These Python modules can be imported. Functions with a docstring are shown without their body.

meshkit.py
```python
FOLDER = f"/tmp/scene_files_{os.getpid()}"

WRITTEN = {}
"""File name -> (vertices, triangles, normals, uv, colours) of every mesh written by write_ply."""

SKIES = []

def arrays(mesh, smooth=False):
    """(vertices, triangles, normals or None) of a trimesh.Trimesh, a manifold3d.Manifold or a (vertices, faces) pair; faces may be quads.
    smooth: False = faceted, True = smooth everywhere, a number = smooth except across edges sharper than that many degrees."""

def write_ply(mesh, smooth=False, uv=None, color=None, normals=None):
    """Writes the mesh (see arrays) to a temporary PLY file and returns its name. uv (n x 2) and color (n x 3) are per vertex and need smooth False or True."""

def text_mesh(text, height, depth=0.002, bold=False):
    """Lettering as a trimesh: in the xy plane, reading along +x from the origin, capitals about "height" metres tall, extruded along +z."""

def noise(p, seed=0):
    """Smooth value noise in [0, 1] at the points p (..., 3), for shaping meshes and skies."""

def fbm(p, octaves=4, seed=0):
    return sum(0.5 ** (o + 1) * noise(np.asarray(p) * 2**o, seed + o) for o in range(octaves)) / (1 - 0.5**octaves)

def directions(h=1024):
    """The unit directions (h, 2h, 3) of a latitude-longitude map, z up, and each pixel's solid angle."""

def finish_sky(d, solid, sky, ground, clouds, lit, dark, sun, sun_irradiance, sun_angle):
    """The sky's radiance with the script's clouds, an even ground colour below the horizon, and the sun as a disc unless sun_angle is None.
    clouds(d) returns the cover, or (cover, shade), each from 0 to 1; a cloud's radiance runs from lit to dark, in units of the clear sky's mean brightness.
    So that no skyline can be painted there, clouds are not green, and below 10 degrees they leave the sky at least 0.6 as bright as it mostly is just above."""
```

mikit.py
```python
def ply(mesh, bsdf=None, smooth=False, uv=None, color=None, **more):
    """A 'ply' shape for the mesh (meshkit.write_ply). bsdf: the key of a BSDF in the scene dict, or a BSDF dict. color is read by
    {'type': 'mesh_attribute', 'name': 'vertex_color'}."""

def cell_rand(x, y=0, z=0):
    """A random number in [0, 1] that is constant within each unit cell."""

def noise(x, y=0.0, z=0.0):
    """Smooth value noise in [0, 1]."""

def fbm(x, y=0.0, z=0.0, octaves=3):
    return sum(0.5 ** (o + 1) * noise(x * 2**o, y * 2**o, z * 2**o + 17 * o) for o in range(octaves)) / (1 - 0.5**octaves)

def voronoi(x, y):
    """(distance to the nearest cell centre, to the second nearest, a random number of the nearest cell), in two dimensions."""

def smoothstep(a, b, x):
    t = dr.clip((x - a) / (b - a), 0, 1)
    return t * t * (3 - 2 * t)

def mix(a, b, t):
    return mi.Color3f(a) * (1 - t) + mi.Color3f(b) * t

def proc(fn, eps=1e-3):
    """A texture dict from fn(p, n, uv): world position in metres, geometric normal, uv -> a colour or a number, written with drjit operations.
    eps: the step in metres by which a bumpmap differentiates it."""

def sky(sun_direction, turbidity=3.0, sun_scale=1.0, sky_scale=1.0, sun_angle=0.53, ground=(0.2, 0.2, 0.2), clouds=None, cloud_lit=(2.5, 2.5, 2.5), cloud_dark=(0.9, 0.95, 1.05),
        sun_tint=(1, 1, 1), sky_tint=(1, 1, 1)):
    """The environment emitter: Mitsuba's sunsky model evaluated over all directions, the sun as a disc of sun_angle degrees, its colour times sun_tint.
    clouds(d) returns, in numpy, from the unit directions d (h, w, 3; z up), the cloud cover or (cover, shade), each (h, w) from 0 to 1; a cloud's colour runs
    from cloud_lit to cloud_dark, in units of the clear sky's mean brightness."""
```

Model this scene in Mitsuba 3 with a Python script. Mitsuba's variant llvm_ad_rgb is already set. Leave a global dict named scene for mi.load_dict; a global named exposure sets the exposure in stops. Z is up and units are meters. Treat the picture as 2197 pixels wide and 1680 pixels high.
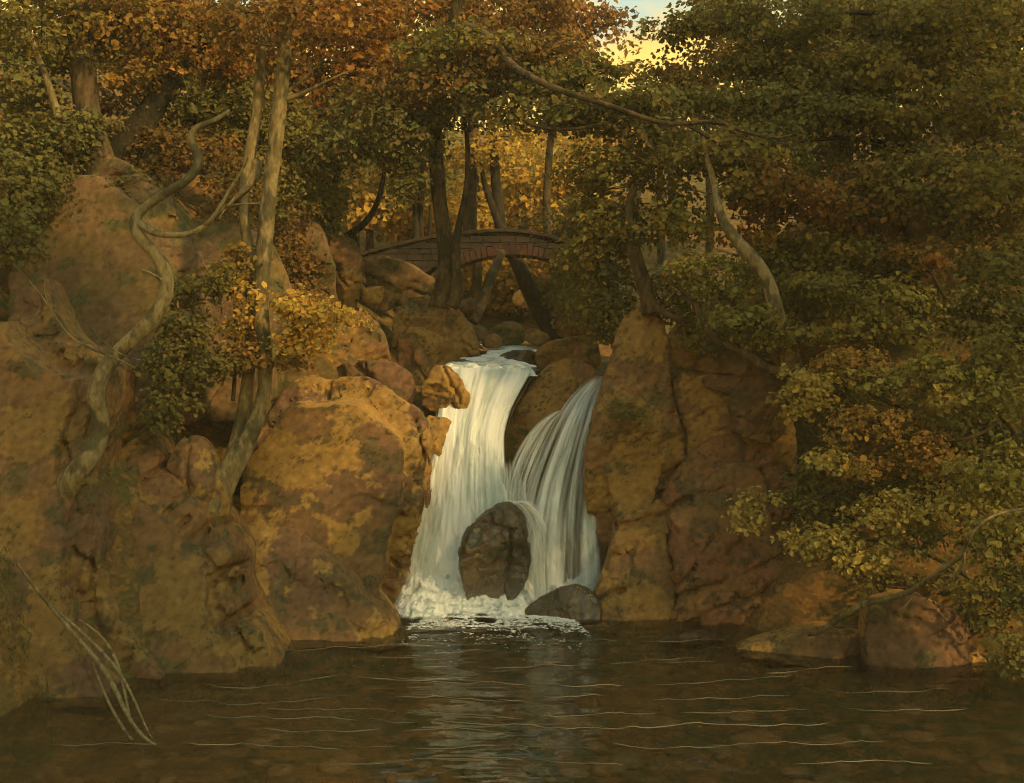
import math, random, numpy as np, trimesh, mitsuba as mi, mikit, meshkit, drjit as dr
from scipy.ndimage import distance_transform_edt, gaussian_filter, zoom as nd_zoom, map_coordinates
from scipy.interpolate import CubicSpline, PchipInterpolator
import shapely
from mikit import proc, noise, fbm, voronoi, smoothstep, mix

# ------------------------------------------------------------------ camera, sky, exposure
T = mi.ScalarTransform4f
CAM_H, FOC, HOR, MID = 4.9, 2356.0, 680.0, 1098.5     # metres; the survey grid of the site: 2197 units wide, horizon at 680
scene, labels = {}, {}
scene['camera'] = {'type': 'perspective', 'fov': math.degrees(2 * math.atan(MID / FOC)), 'fov_axis': 'x', 'near_clip': 0.1, 'far_clip': 600.0,
                   'principal_point_offset_y': 0.0952,
                   'to_world': T().look_at(origin=[0, 0, CAM_H], target=[0, 10, CAM_H], up=[0, 0, 1])}
SUN = (0.58, -0.60, 0.60)


def clouds(d):
    el = np.degrees(np.arcsin(np.clip(d[..., 2], -1, 1)))
    n = meshkit.fbm(d * np.array([5.0, 5.0, 11.0]) + 3.1, 5, 4)
    bank = 1 / (1 + np.exp((el - 16.3 - 22 * (n - 0.5)) / 1.2))             # a low bank of cloud round the horizon, ragged on top
    puffs = np.clip((meshkit.fbm(d * 3.3 + 9.0, 5, 8) - 0.52) * 6, 0, 0.9)
    shade = np.clip((meshkit.fbm(d * np.array([7.0, 7.0, 16.0]), 4, 21) - 0.52) * 2.2, 0, 0.6)
    return np.maximum(bank, puffs), shade


scene['sky'] = mikit.sky(SUN, turbidity=4.0, sun_scale=0.30, sky_scale=1.0, sun_angle=3.0, ground=(0.05, 0.04, 0.02), clouds=clouds,
                         cloud_lit=(2.25, 1.48, 0.33), cloud_dark=(1.25, 0.82, 0.24), sun_tint=(1.0, 0.84, 0.48), sky_tint=(0.92, 1.12, 0.76))
exposure = 3.02


HAZE = 0.0016  # added golden haze, in place of an aged varnish veil
scene['air'] = {'type': 'homogeneous', 'albedo': {'type': 'rgb', 'value': [0.95, 0.88, 0.60]}, 'sigma_t': HAZE}
scene['camera']['medium'] = {'type': 'ref', 'id': 'air'}
scene['haze'] = {'type': 'cube', 'bsdf': {'type': 'null'}, 'interior': {'type': 'ref', 'id': 'air'}, 'to_world': T().translate([0, 55, 10.8]).scale([95, 80, 12.7])}
labels['haze'] = {'label': 'golden haze added to the wooded gorge as an aged varnish veil', 'category': 'haze', 'kind': 'stuff'}


# ------------------------------------------------------------------ helpers
def P(u, v, d):
    return np.array([(u - MID) * d / FOC, d, CAM_H - (v - HOR) * d / FOC])


def key_for(name, parent=None):
    base = f'{parent}__{name}' if parent else name
    k, i = base, 0
    while k in scene or k in labels:
        i += 1
        k = f'{base}_{i:03d}'
    return k


def thing(name, label, cat, group=None):
    k = key_for(name)
    labels[k] = {'label': label, 'category': cat}
    if group:
        labels[k]['group'] = group
    return k


def part(name, shape, parent, label=None, kind=None):
    k = key_for(name, parent)
    scene[k] = shape
    if label or kind:
        labels[k] = {a: b for a, b in (('label', label), ('kind', kind)) if b}
    return k


def single(name, shape, label, cat, group=None, kind=None):
    k = thing(name, label, cat, group)
    scene[k] = shape
    if kind:
        labels[k]['kind'] = kind
    return k


def structure(name, shape):
    k = key_for(name)
    scene[k] = shape
    labels[k] = {'kind': 'structure'}
    return k


def surface_nets(F, origin, h):
    """Mesh of F > 0 on a regular grid."""
    ins = F > 0
    c = [ins[i:F.shape[0] - 1 + i, j:F.shape[1] - 1 + j, k:F.shape[2] - 1 + k] for i in (0, 1) for j in (0, 1) for k in (0, 1)]
    s = sum(x.astype(np.int8) for x in c)
    act = (s > 0) & (s < 8)
    idx = -np.ones(act.shape, np.int64)
    cells = np.argwhere(act)
    idx[act] = np.arange(len(cells))
    corners = np.array([[i, j, k] for i in (0, 1) for j in (0, 1) for k in (0, 1)])
    val = np.stack([F[cells[:, 0] + i, cells[:, 1] + j, cells[:, 2] + k] for i, j, k in corners], 1)
    acc, cnt = np.zeros((len(cells), 3)), np.zeros(len(cells))
    for a in range(8):
        for b in range(a + 1, 8):
            if np.abs(corners[a] - corners[b]).sum() != 1:
                continue
            m = (val[:, a] > 0) != (val[:, b] > 0)
            t = val[m, a] / (val[m, a] - val[m, b])
            acc[m] += corners[a] + t[:, None] * (corners[b] - corners[a])
            cnt[m] += 1
    verts = (cells + acc / np.maximum(cnt, 1)[:, None]) * h + origin
    faces = []
    for ax in range(3):
        o = [x for x in range(3) if x != ax]
        lo = [slice(None)] * 3
        hi = [slice(None)] * 3
        lo[ax], hi[ax] = slice(0, -1), slice(1, None)
        A, B = ins[tuple(lo)], ins[tuple(hi)]
        e = np.argwhere(A != B)
        e = e[(e[:, o[0]] > 0) & (e[:, o[1]] > 0) & (e[:, o[0]] < F.shape[o[0]] - 1) & (e[:, o[1]] < F.shape[o[1]] - 1)]
        if not len(e):
            continue

        def at(d0, d1):
            q = e.copy()
            q[:, o[0]] += d0
            q[:, o[1]] += d1
            return idx[q[:, 0], q[:, 1], q[:, 2]]
        quad = np.stack([at(-1, -1), at(0, -1), at(0, 0), at(-1, 0)], 1)
        flip = A[e[:, 0], e[:, 1], e[:, 2]]
        if ax == 1:
            flip = ~flip
        quad[~flip] = quad[~flip][:, ::-1]
        faces.append(quad)
    q = np.vstack(faces)
    q = q[(q >= 0).all(1)]
    return verts, np.vstack([q[:, [0, 1, 2]], q[:, [0, 2, 3]]])


def chaikin(p, n=1):
    p = np.asarray(p, float)
    for _ in range(n):
        q = np.roll(p, -1, 0)
        p = np.stack([0.8 * p + 0.2 * q, 0.2 * p + 0.8 * q], 1).reshape(-1, 2)
    return p


def rock_mesh(poly, d, front, back, seed, res=0.045, round_r=None, rough=0.08, facets=6, cracks=2, strata=None, fine=0.05, sharp=1, lean=0.12, tilt=1.0, jag=0.16, clefts=()):
    """A boulder whose cross-section is the polygon; front and back metres thick towards and away from the pool; lean: metres back per metre up."""
    rng = np.random.default_rng(seed)
    uv = chaikin(poly, sharp)
    D = (d + lean * CAM_H) / (1 + lean * (uv[:, 1] - HOR) / FOC)
    pts = np.stack([(uv[:, 0] - MID) * D / FOC, CAM_H - (uv[:, 1] - HOR) * D / FOC], 1)
    lo, hi = pts.min(0) - 3 * res - 0.1, pts.max(0) + 3 * res + 0.1
    lo[1] = max(lo[1], -0.9)
    nx, nz = (np.ceil((hi - lo) / res)).astype(int) + 1
    X, Z = lo[0] + np.arange(nx) * res, lo[1] + np.arange(nz) * res
    gx, gz = np.meshgrid(X, Z, indexing='ij')
    # the outline itself is chipped and uneven
    w1 = np.stack([gx, gz, 0 * gx + seed], -1)
    jx, jz = [jag * (meshkit.fbm(w1 * 1.9 + 5 * k, 3, seed + k) - 0.5) for k in (1, 2)]
    ins = shapely.contains_xy(shapely.Polygon(pts).buffer(0), (gx + jx).ravel(), (gz + jz).ravel()).reshape(gx.shape)
    ins[:, :2] = False
    s = (distance_transform_edt(ins) - distance_transform_edt(~ins)) * res
    s = gaussian_filter(s, 0.8)
    fine = fine * np.clip(s.max() / 1.0, 0.3, 1.0)
    R = round_r or min(0.75 * s.max(), 0.40)
    q = np.clip(s / R, 0, 1)
    prof = gaussian_filter(np.where(s > 0, np.clip(1 - (1 - q) ** 2.2, 0, 1) ** 0.62, 0), 1.0)
    swell = 0.84 + 0.32 * meshkit.fbm(w1 * 0.55 + 3.3, 3, seed + 91)
    Y = np.arange(-1.15 * front - 4 * res, back + 4 * res + 1e-6, res)
    y = Y[None, :, None]
    half = np.where(y < 0, front, back) * (prof * swell)[:, None, :]
    F = np.minimum(np.minimum(half - np.abs(y) - 0.02, s[:, None, :]), 1.0)
    gX, gY, gZ = np.broadcast_arrays(X[:, None, None], Y[None, :, None], Z[None, None, :])
    near = (F > -0.25) & (F < 0.45) & (gY < 0.5 * back)
    p = np.stack([gX[near], gY[near], gZ[near]], -1)
    f = F[near]
    c = np.array([pts[:, 0].mean(), 0, pts[:, 1].mean()])
    ext = np.array([(hi - lo)[0] / 2, front, (hi - lo)[1] / 2])
    p2 = p + 0.05 * (np.stack([meshkit.noise(p * 1.6 + 7 * k, seed + k) for k in range(3)], -1) - 0.5)
    for k in range(facets + 6):                              # flat faces where the rock has split
        a = rng.uniform(0, 2 * np.pi)
        sl = tilt * rng.uniform(0.35, 1.0) * front / min(ext[0], ext[2])
        n = np.array([math.cos(a) * sl, -1, math.sin(a) * sl])
        n /= np.linalg.norm(n)
        p0 = np.array([c[0] + rng.uniform(-0.5, 0.5) * ext[0], -front * rng.uniform(0.58, 0.90), c[2] + rng.uniform(-0.5, 0.5) * ext[2]])
        f = np.minimum(f, (p0 - p2) @ n)
    f = f + rough * 1.2 * (meshkit.fbm(p * 1.3, 3, seed + 11) - 0.5)
    rid = np.abs(meshkit.fbm(p * 2.6, 3, seed + 31) - 0.5)
    rid2 = np.abs(meshkit.fbm(p * np.array([6.0, 6.0, 4.0]), 2, seed + 37) - 0.5)
    f = f - fine * 1.3 * np.exp(-(rid / 0.03) ** 2) - fine * 0.7 * np.exp(-(rid2 / 0.05) ** 2) + fine * 1.5 * (meshkit.fbm(p * 6.0, 3, seed + 51) - 0.5) - fine * 1.6 * np.clip(meshkit.fbm(p * 2.2 + 4, 3, seed + 53) - 0.56, 0, 0.06) / 0.06
    for k in range(cracks):
        n = rng.normal(size=3)
        n[1] *= 0.25
        n /= np.linalg.norm(n)
        off = rng.uniform(-0.6, 0.6) * np.sqrt(((n * ext) ** 2).sum())
        dist = np.abs((p2 - c) @ n - off + 0.10 * (meshkit.fbm(p * 4, 2, seed + 60 + k) - 0.5))
        f = f - 0.10 * np.exp(-(dist / 0.028) ** 2) * (meshkit.noise(p * 1.1, seed + 64 + k) > 0.38)
    if strata is not None:                                  # bedding: (dip in degrees, spacing, depth)
        dip, gap, deep = strata
        n = np.array([-math.sin(math.radians(dip)), 0.10, math.cos(math.radians(dip))])
        t = (p2 @ n) / gap + 0.5 * meshkit.noise(p * 0.9, seed + 77)
        cell = np.abs(t - np.round(t)) * gap
        keep = smooth01((meshkit.noise(np.stack([np.round(t) * 3.7, p[:, 0] * 0.8, p[:, 2] * 0.5], -1), seed + 78) - 0.45) * 8)
        f = f - 1.5 * deep * keep * np.exp(-(cell / 0.06) ** 2)
    for cu in clefts:                                        # fissures that the eye can follow (grid u, v): open grooves in the face
        q = np.array(cu, float)
        Dq = (d + lean * CAM_H) / (1 + lean * (q[:, 1] - HOR) / FOC)
        q = np.stack([(q[:, 0] - MID) * Dq / FOC, CAM_H - (q[:, 1] - HOR) * Dq / FOC], 1)
        xz = p[:, [0, 2]] + 0.10 * (np.stack([meshkit.fbm(p * 2.5 + 3, 2, seed + 83), meshkit.fbm(p * 2.5 + 9, 2, seed + 84)], -1) - 0.5)
        best = np.full(len(p), 9.0)
        for a, e in zip(q[:-1], q[1:]):
            ab = e - a
            tt = np.clip(((xz - a) @ ab) / (ab @ ab), 0, 1)
            best = np.minimum(best, np.linalg.norm(xz - a - tt[:, None] * ab, axis=1))
        f = f - 0.17 * np.exp(-(best / (0.025 + 0.03 * meshkit.noise(p * 1.7, seed + 85))) ** 2)
    F = F.copy()
    F[near] = f
    v, fc = surface_nets(F, np.array([lo[0], Y[0], lo[1]]), res)
    v[:, 1] += d + lean * v[:, 2]
    m = trimesh.Trimesh(v, fc, process=False)
    comp = trimesh.graph.connected_component_labels(m.edges, node_count=len(v))
    big = np.bincount(comp[m.faces[:, 0]]).argmax()
    m.update_faces(comp[m.faces[:, 0]] == big)
    m.remove_unreferenced_vertices()
    return m


def smooth01(x):
    x = np.clip(x, 0, 1)
    return x * x * (3 - 2 * x)


def tube_mesh(pts, radii, sides=14, bark=0.10, seed=0, step=0.06, cap=True, twist=0.0):
    """A smooth tapered limb along pts with ridged bark."""
    pts, radii = np.asarray(pts, float), np.asarray(radii, float)
    t = np.concatenate([[0], np.cumsum(np.linalg.norm(np.diff(pts, axis=0), axis=1))])
    n = max(4, int(t[-1] / step))
    tt = np.linspace(0, t[-1], n)
    C = CubicSpline(t, pts)(tt) if len(pts) > 2 else pts[0] + (pts[1] - pts[0]) * (tt / t[-1])[:, None]
    R = PchipInterpolator(t, radii)(tt)
    tan = np.gradient(C, axis=0)
    tan /= np.linalg.norm(tan, axis=1, keepdims=True)
    a = np.cross(tan[0], [0.3, 1, 0.2])
    frames = []
    for k in range(n):
        a = a - tan[k] * (a @ tan[k])
        a /= np.linalg.norm(a)
        frames.append(a)
    A = np.array(frames)
    B = np.cross(tan, A)
    th = np.linspace(0, 2 * np.pi, sides, endpoint=False)
    ring = np.cos(th)[None, :, None] * A[:, None] + np.sin(th)[None, :, None] * B[:, None]
    q = np.stack([np.broadcast_to(np.cos(th) * 1.7, (n, sides)), np.broadcast_to(np.sin(th) * 1.7, (n, sides)), np.broadcast_to((tt / max(radii.max(), 1e-3) * 0.35)[:, None], (n, sides))], -1)
    k = 1 + bark * 2 * (meshkit.fbm(q, 3, seed) - 0.5) + bark * 1.4 * (meshkit.noise(q * 0.6 + 5, seed + 3) - 0.5)
    V = (C[:, None] + ring * (R[:, None] * k)[..., None]).reshape(-1, 3)
    i = np.arange(n - 1)[:, None] * sides
    j, j2 = np.arange(sides)[None], (np.arange(sides) + 1) % sides
    quads = np.stack([i + j, i + j2, i + sides + j2, i + sides + j], -1).reshape(-1, 4)
    f = np.vstack([quads[:, [0, 1, 2]], quads[:, [0, 2, 3]]])
    if cap:
        V = np.vstack([V, C[0], C[-1]])
        jj = np.arange(sides)
        f = np.vstack([f, np.stack([np.full(sides, len(V) - 2), (jj + 1) % sides, jj], 1),
                       np.stack([np.full(sides, len(V) - 1), (n - 1) * sides + jj, (n - 1) * sides + (jj + 1) % sides], 1)])
    return trimesh.Trimesh(V, f, process=False)


def limb(uvdw, sides=12, bark=0.10, seed=0, step=0.06):
    """Limb from rows (u, v, distance, width in grid units)."""
    pts = [P(u, v, d) for u, v, d, w in uvdw]
    return tube_mesh(pts, [w * d / FOC / 2 for u, v, d, w in uvdw], sides, bark, seed, step)


# leaves: each a small folded blade of four triangles
LEAF = np.array([[0, 0, 0], [0.3, 0.42, 0.10], [0.72, 0.36, 0.06], [1, 0, -0.12], [0.72, -0.36, 0.06], [0.3, -0.42, 0.10]])
LEAF_F = np.array([[0, 2, 1], [0, 3, 2], [0, 4, 3], [0, 5, 4]])


LEAF_FAR = np.array([[0, 0, 0], [0.5, 0.42, 0.08], [1, 0, -0.10], [0.5, -0.42, 0.08]])
LEAF_FAR_F = np.array([[0, 2, 1], [0, 3, 2]])


def leaf_cloud(pos, nrm, size, cols, rng, far=False):
    n = len(pos)
    blade, tris = (LEAF_FAR, LEAF_FAR_F) if far else (LEAF, LEAF_F)
    z = nrm + rng.normal(size=(n, 3)) * 0.45
    z /= np.linalg.norm(z, axis=1, keepdims=True)
    x = rng.normal(size=(n, 3))
    x -= z * (x * z).sum(1, keepdims=True)
    x /= np.linalg.norm(x, axis=1, keepdims=True)
    y = np.cross(z, x)
    s = (size * np.clip(rng.lognormal(-0.05, 0.32, n), 0.4, 1.7))[:, None, None]
    LEAFW = np.array([1, 1, 1.0]) * np.stack([np.ones(n), rng.uniform(0.7, 1.15, n), rng.uniform(0.3, 2.6, n)], -1)[:, None]
    L = blade[None] * LEAFW
    V = pos[:, None] + s * (L[..., :1] * x[:, None] + L[..., 1:2] * y[:, None] + L[..., 2:] * z[:, None])
    f = (tris[None] + (np.arange(n) * len(blade))[:, None, None]).reshape(-1, 3)
    return V.reshape(-1, 3), f, np.repeat(cols, len(blade), 0)


PAL = {                                                     # leaf pigments, linear
    'rust': [(0.20, 0.080, 0.020), (0.16, 0.075, 0.020), (0.12, 0.060, 0.018), (0.20, 0.11, 0.025)],
    'russet': [(0.15, 0.075, 0.022), (0.11, 0.065, 0.020), (0.09, 0.065, 0.020)],
    'gold': [(0.37, 0.235, 0.046), (0.32, 0.21, 0.042), (0.27, 0.15, 0.034), (0.24, 0.185, 0.044)],
    'olive': [(0.135, 0.105, 0.026), (0.110, 0.096, 0.026), (0.15, 0.105, 0.024), (0.095, 0.082, 0.024)],
    'moss': [(0.105, 0.098, 0.030), (0.092, 0.090, 0.030), (0.118, 0.096, 0.027), (0.110, 0.082, 0.026)],
    'green': [(0.125, 0.115, 0.030), (0.145, 0.125, 0.030), (0.115, 0.100, 0.028), (0.165, 0.13, 0.03)],
    'lime': [(0.26, 0.195, 0.048), (0.22, 0.175, 0.045), (0.28, 0.195, 0.045), (0.18, 0.14, 0.035)],
    'amber': [(0.25, 0.135, 0.030), (0.18, 0.10, 0.028), (0.16, 0.11, 0.028), (0.13, 0.09, 0.025)],
}


def crown_mesh(blobs, seed, leaf=0.11, clump=0.30, cover=1.0, flat=0.5, gap=0.40):
    """Leaves in clumps spread through ellipsoids. Blob: (u, v, distance, ru, rv, depth radius m, palette[, cover])."""
    leaf = leaf * (0.84 if leaf < 0.16 else 1.0)
    rng = np.random.default_rng(seed)
    Vs, Fs, Cs, at, twigs = [], [], [], 0, []
    for b in blobs:
        u, v, d, ru, rv, rd, pal = b[:7]
        cov = cover * (b[7] if len(b) > 7 else 1.0)
        c = P(u, v, d)
        r = np.array([ru * d / FOC, rd, rv * d / FOC])
        area = 4 * np.pi * (((r[0] * r[1]) ** 1.6 + (r[0] * r[2]) ** 1.6 + (r[1] * r[2]) ** 1.6) / 3) ** (1 / 1.6)
        nc = max(3, int(cov * 1.15 * area / (clump ** 2)))
        w = rng.normal(size=(nc, 3))
        w /= np.linalg.norm(w, axis=1, keepdims=True)
        rad = 1 - 0.55 * rng.random(nc) ** 1.6
        lump = 0.78 + 0.5 * meshkit.fbm(w * 2.1 + seed * 0.37 + u * 0.01, 2, seed)
        cc = c + w * r * (rad * lump)[:, None]
        ok = meshkit.noise(cc / (clump * 2.6), seed + 5) > gap * 0.85
        cc, w = cc[ok], w[ok]
        nl = max(8, int(0.85 * (clump / leaf) ** 2 * 2.2))
        m = len(cc)
        if not m:
            continue
        k = rng.normal(size=(m, nl, 3)) * 0.5
        kk = np.linalg.norm(k, axis=2, keepdims=True)
        k = k / np.maximum(1, kk)
        csz = clump * rng.uniform(0.7, 1.35, m)[:, None, None]
        dome = 1 - (k[..., :1] ** 2 + k[..., 1:2] ** 2)
        off = np.concatenate([k[..., :2], k[..., 2:] * flat + 0.35 * dome - 0.2], -1) * csz
        root = c + np.array([rng.uniform(-0.3, 0.3) * r[0], 0.2 * r[1], -0.55 * r[2]])
        for e in cc[rng.permutation(m)[:int(min(m, 7 + 3 * r.max()))]]:
            mid = 0.5 * (root + e) + rng.normal(size=3) * 0.10 * r.min()
            wd = leaf * rng.uniform(0.09, 0.20)
            twigs.append(tube_mesh([root, mid, e], [wd, wd * 0.7, wd * 0.25], 5, 0.0, 0, step=max(0.06, np.linalg.norm(e - root) / 7), cap=False))
        out = w / r
        out /= np.linalg.norm(out, axis=1, keepdims=True)
        pos = (cc[:, None] + off).reshape(-1, 3)
        nr = (out[:, None] * 0.55 + k * 0.5 + np.array([0, -0.15, 0.62])).reshape(-1, 3)
        p = np.array(PAL[pal]) * 1.9
        # whole sprays share a tint, with single leaves that differ
        pick = np.where(rng.random((m, nl)) < 0.7, rng.integers(0, len(p), m)[:, None], rng.integers(0, len(p), (m, nl)))
        col = p[pick] * rng.uniform(0.78, 1.25, (m, nl, 1))
        V, F, C = leaf_cloud(pos, nr, np.full(len(pos), leaf), col.reshape(-1, 3), rng, far=leaf > 0.145)
        Vs.append(V); Fs.append(F + at); Cs.append(C)
        at += len(V)
    return np.vstack(Vs), np.vstack(Fs), np.vstack(Cs), twigs


# ------------------------------------------------------------------ materials
def m3(p, s, o=0.0):
    return p.x * s + o, p.y * s + o * 1.7, p.z * s - o


def turned(p, s, o=0.0):
    """Coordinates turned off the axes and bent, so that noise shows no lattice."""
    w = 0.35 * noise(p.x * s * 0.4 + o, p.y * s * 0.4, p.z * s * 0.4)
    return (0.68 * p.x + 0.52 * p.z + 0.52 * p.y) * s + o + w, (0.74 * p.y - 0.60 * p.x + 0.30 * p.z) * s + 2 * o + w, (0.72 * p.z - 0.42 * p.x - 0.55 * p.y) * s - o - w


def rock_color(base, second, third, lichen, o, amount=0.5):
    def fn(p, n, uv):
        a = fbm(*m3(p, 0.9, o), octaves=3)
        b = fbm(*m3(p, 3.1, o + 9), octaves=3)
        g = fbm(*turned(p, 13.0, o + 3), octaves=5)
        s = fbm(*turned(p, 21.0, o + 6), octaves=3)
        c = mix(base, second, smoothstep(0.40, 0.60, a))
        c = mix(c, third, smoothstep(0.52, 0.60, b) * 0.8)
        wob = fbm(*m3(p, 1.5, o + 21), octaves=4)
        c = mix(c, lichen, smoothstep(0.50, 0.575, wob + 0.22 * (g - 0.5)) * amount)
        c = mix(c, (0.045, 0.036, 0.018), smoothstep(0.56, 0.70, s) * smoothstep(0.44, 0.60, b) * 0.6)
        return c * dr.maximum(0.15, 1.0 + 1.1 * (g - 0.5))
    return fn


def rock_bump(p, n, uv):
    return 0.075 * fbm(*turned(p, 5.5), octaves=6) + 0.010 * fbm(*turned(p, 41.0, 3.0), octaves=2)


def rock_bsdf(*a, rough=0.85, spec=0.25):
    return {'type': 'bumpmap', 'arbitrary': proc(rock_bump, eps=0.01), 'scale': 1.0,
            'bsdf': {'type': 'principled', 'base_color': proc(rock_color(*a)), 'roughness': rough, 'specular': spec}}


scene['rock_ochre'] = rock_bsdf((0.22, 0.118, 0.046), (0.165, 0.090, 0.046), (0.115, 0.084, 0.036), (0.37, 0.212, 0.052), 0.0, 0.75)
scene['rock_brown'] = rock_bsdf((0.195, 0.102, 0.037), (0.155, 0.082, 0.042), (0.10, 0.076, 0.030), (0.25, 0.142, 0.038), 4.0, 0.7)
scene['rock_tan'] = rock_bsdf((0.27, 0.145, 0.052), (0.215, 0.112, 0.046), (0.145, 0.102, 0.038), (0.33, 0.185, 0.048), 23.0, 0.7)
scene['rock_red'] = rock_bsdf((0.215, 0.094, 0.040), (0.20, 0.108, 0.040), (0.115, 0.078, 0.036), (0.255, 0.108, 0.044), 8.0, 0.6)
scene['rock_moss'] = rock_bsdf((0.175, 0.112, 0.038), (0.14, 0.085, 0.044), (0.088, 0.086, 0.030), (0.185, 0.105, 0.050), 12.0, 0.7)
scene['rock_wet'] = rock_bsdf((0.085, 0.056, 0.028), (0.062, 0.045, 0.024), (0.042, 0.042, 0.020), (0.13, 0.078, 0.028), 16.0, 0.6, rough=0.35, spec=0.5)


def soil_color(p, n, uv):
    a = fbm(*m3(p, 0.7), octaves=3)
    b = fbm(*m3(p, 5.0, 3), octaves=3)
    g = fbm(*m3(p, 22.0, 5), octaves=2)
    c = mix((0.15, 0.085, 0.030), (0.10, 0.082, 0.028), smoothstep(0.4, 0.6, a))
    c = mix(c, (0.22, 0.115, 0.035), smoothstep(0.5, 0.62, b))
    return c * (0.5 + g)


scene['soil'] = {'type': 'bumpmap', 'arbitrary': proc(lambda p, n, uv: 0.05 * fbm(p.x * 6, p.y * 6, p.z * 6, octaves=4), eps=0.01), 'scale': 1.0,
                 'bsdf': {'type': 'principled', 'base_color': proc(soil_color), 'roughness': 0.95, 'specular': 0.1}}


def bark_fn(a, b, c, k):
    def fn(p, n, uv):
        s = fbm(p.x * 14, p.y * 14, p.z * 3.2 + k, octaves=3)
        w = fbm(p.x * 4.0, p.y * 4.0 + k, p.z * 2.4, octaves=3)
        g = fbm(p.x * 40, p.y * 40, p.z * 14, octaves=2)
        col = mix(a, b, smoothstep(0.42, 0.58, s))
        col = mix(col, c, smoothstep(0.50, 0.64, w + 0.3 * (s - 0.5)))
        return col * (0.6 + 0.8 * g)
    return fn


def bark_bump(p, n, uv):
    return 0.03 * fbm(p.x * 20, p.y * 20, p.z * 5, octaves=4)


def bark_bsdf(a, b, c, k):
    return {'type': 'bumpmap', 'arbitrary': proc(bark_bump, eps=0.006), 'scale': 1.0,
            'bsdf': {'type': 'principled', 'base_color': proc(bark_fn(a, b, c, k)), 'roughness': 0.85, 'specular': 0.2}}


scene['bark_pale'] = bark_bsdf((0.27, 0.20, 0.09), (0.195, 0.14, 0.058), (0.105, 0.084, 0.040), 0.0)
scene['bark_brown'] = bark_bsdf((0.125, 0.080, 0.036), (0.085, 0.055, 0.026), (0.045, 0.036, 0.018), 3.0)
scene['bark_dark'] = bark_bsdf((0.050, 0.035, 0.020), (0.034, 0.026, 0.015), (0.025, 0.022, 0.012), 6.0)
scene['leaf'] = {'type': 'principledthin', 'base_color': {'type': 'mesh_attribute', 'name': 'vertex_color'}, 'roughness': 0.55, 'diff_trans': 0.7, 'spec_trans': 0.0, 'eta': 1.35}


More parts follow.
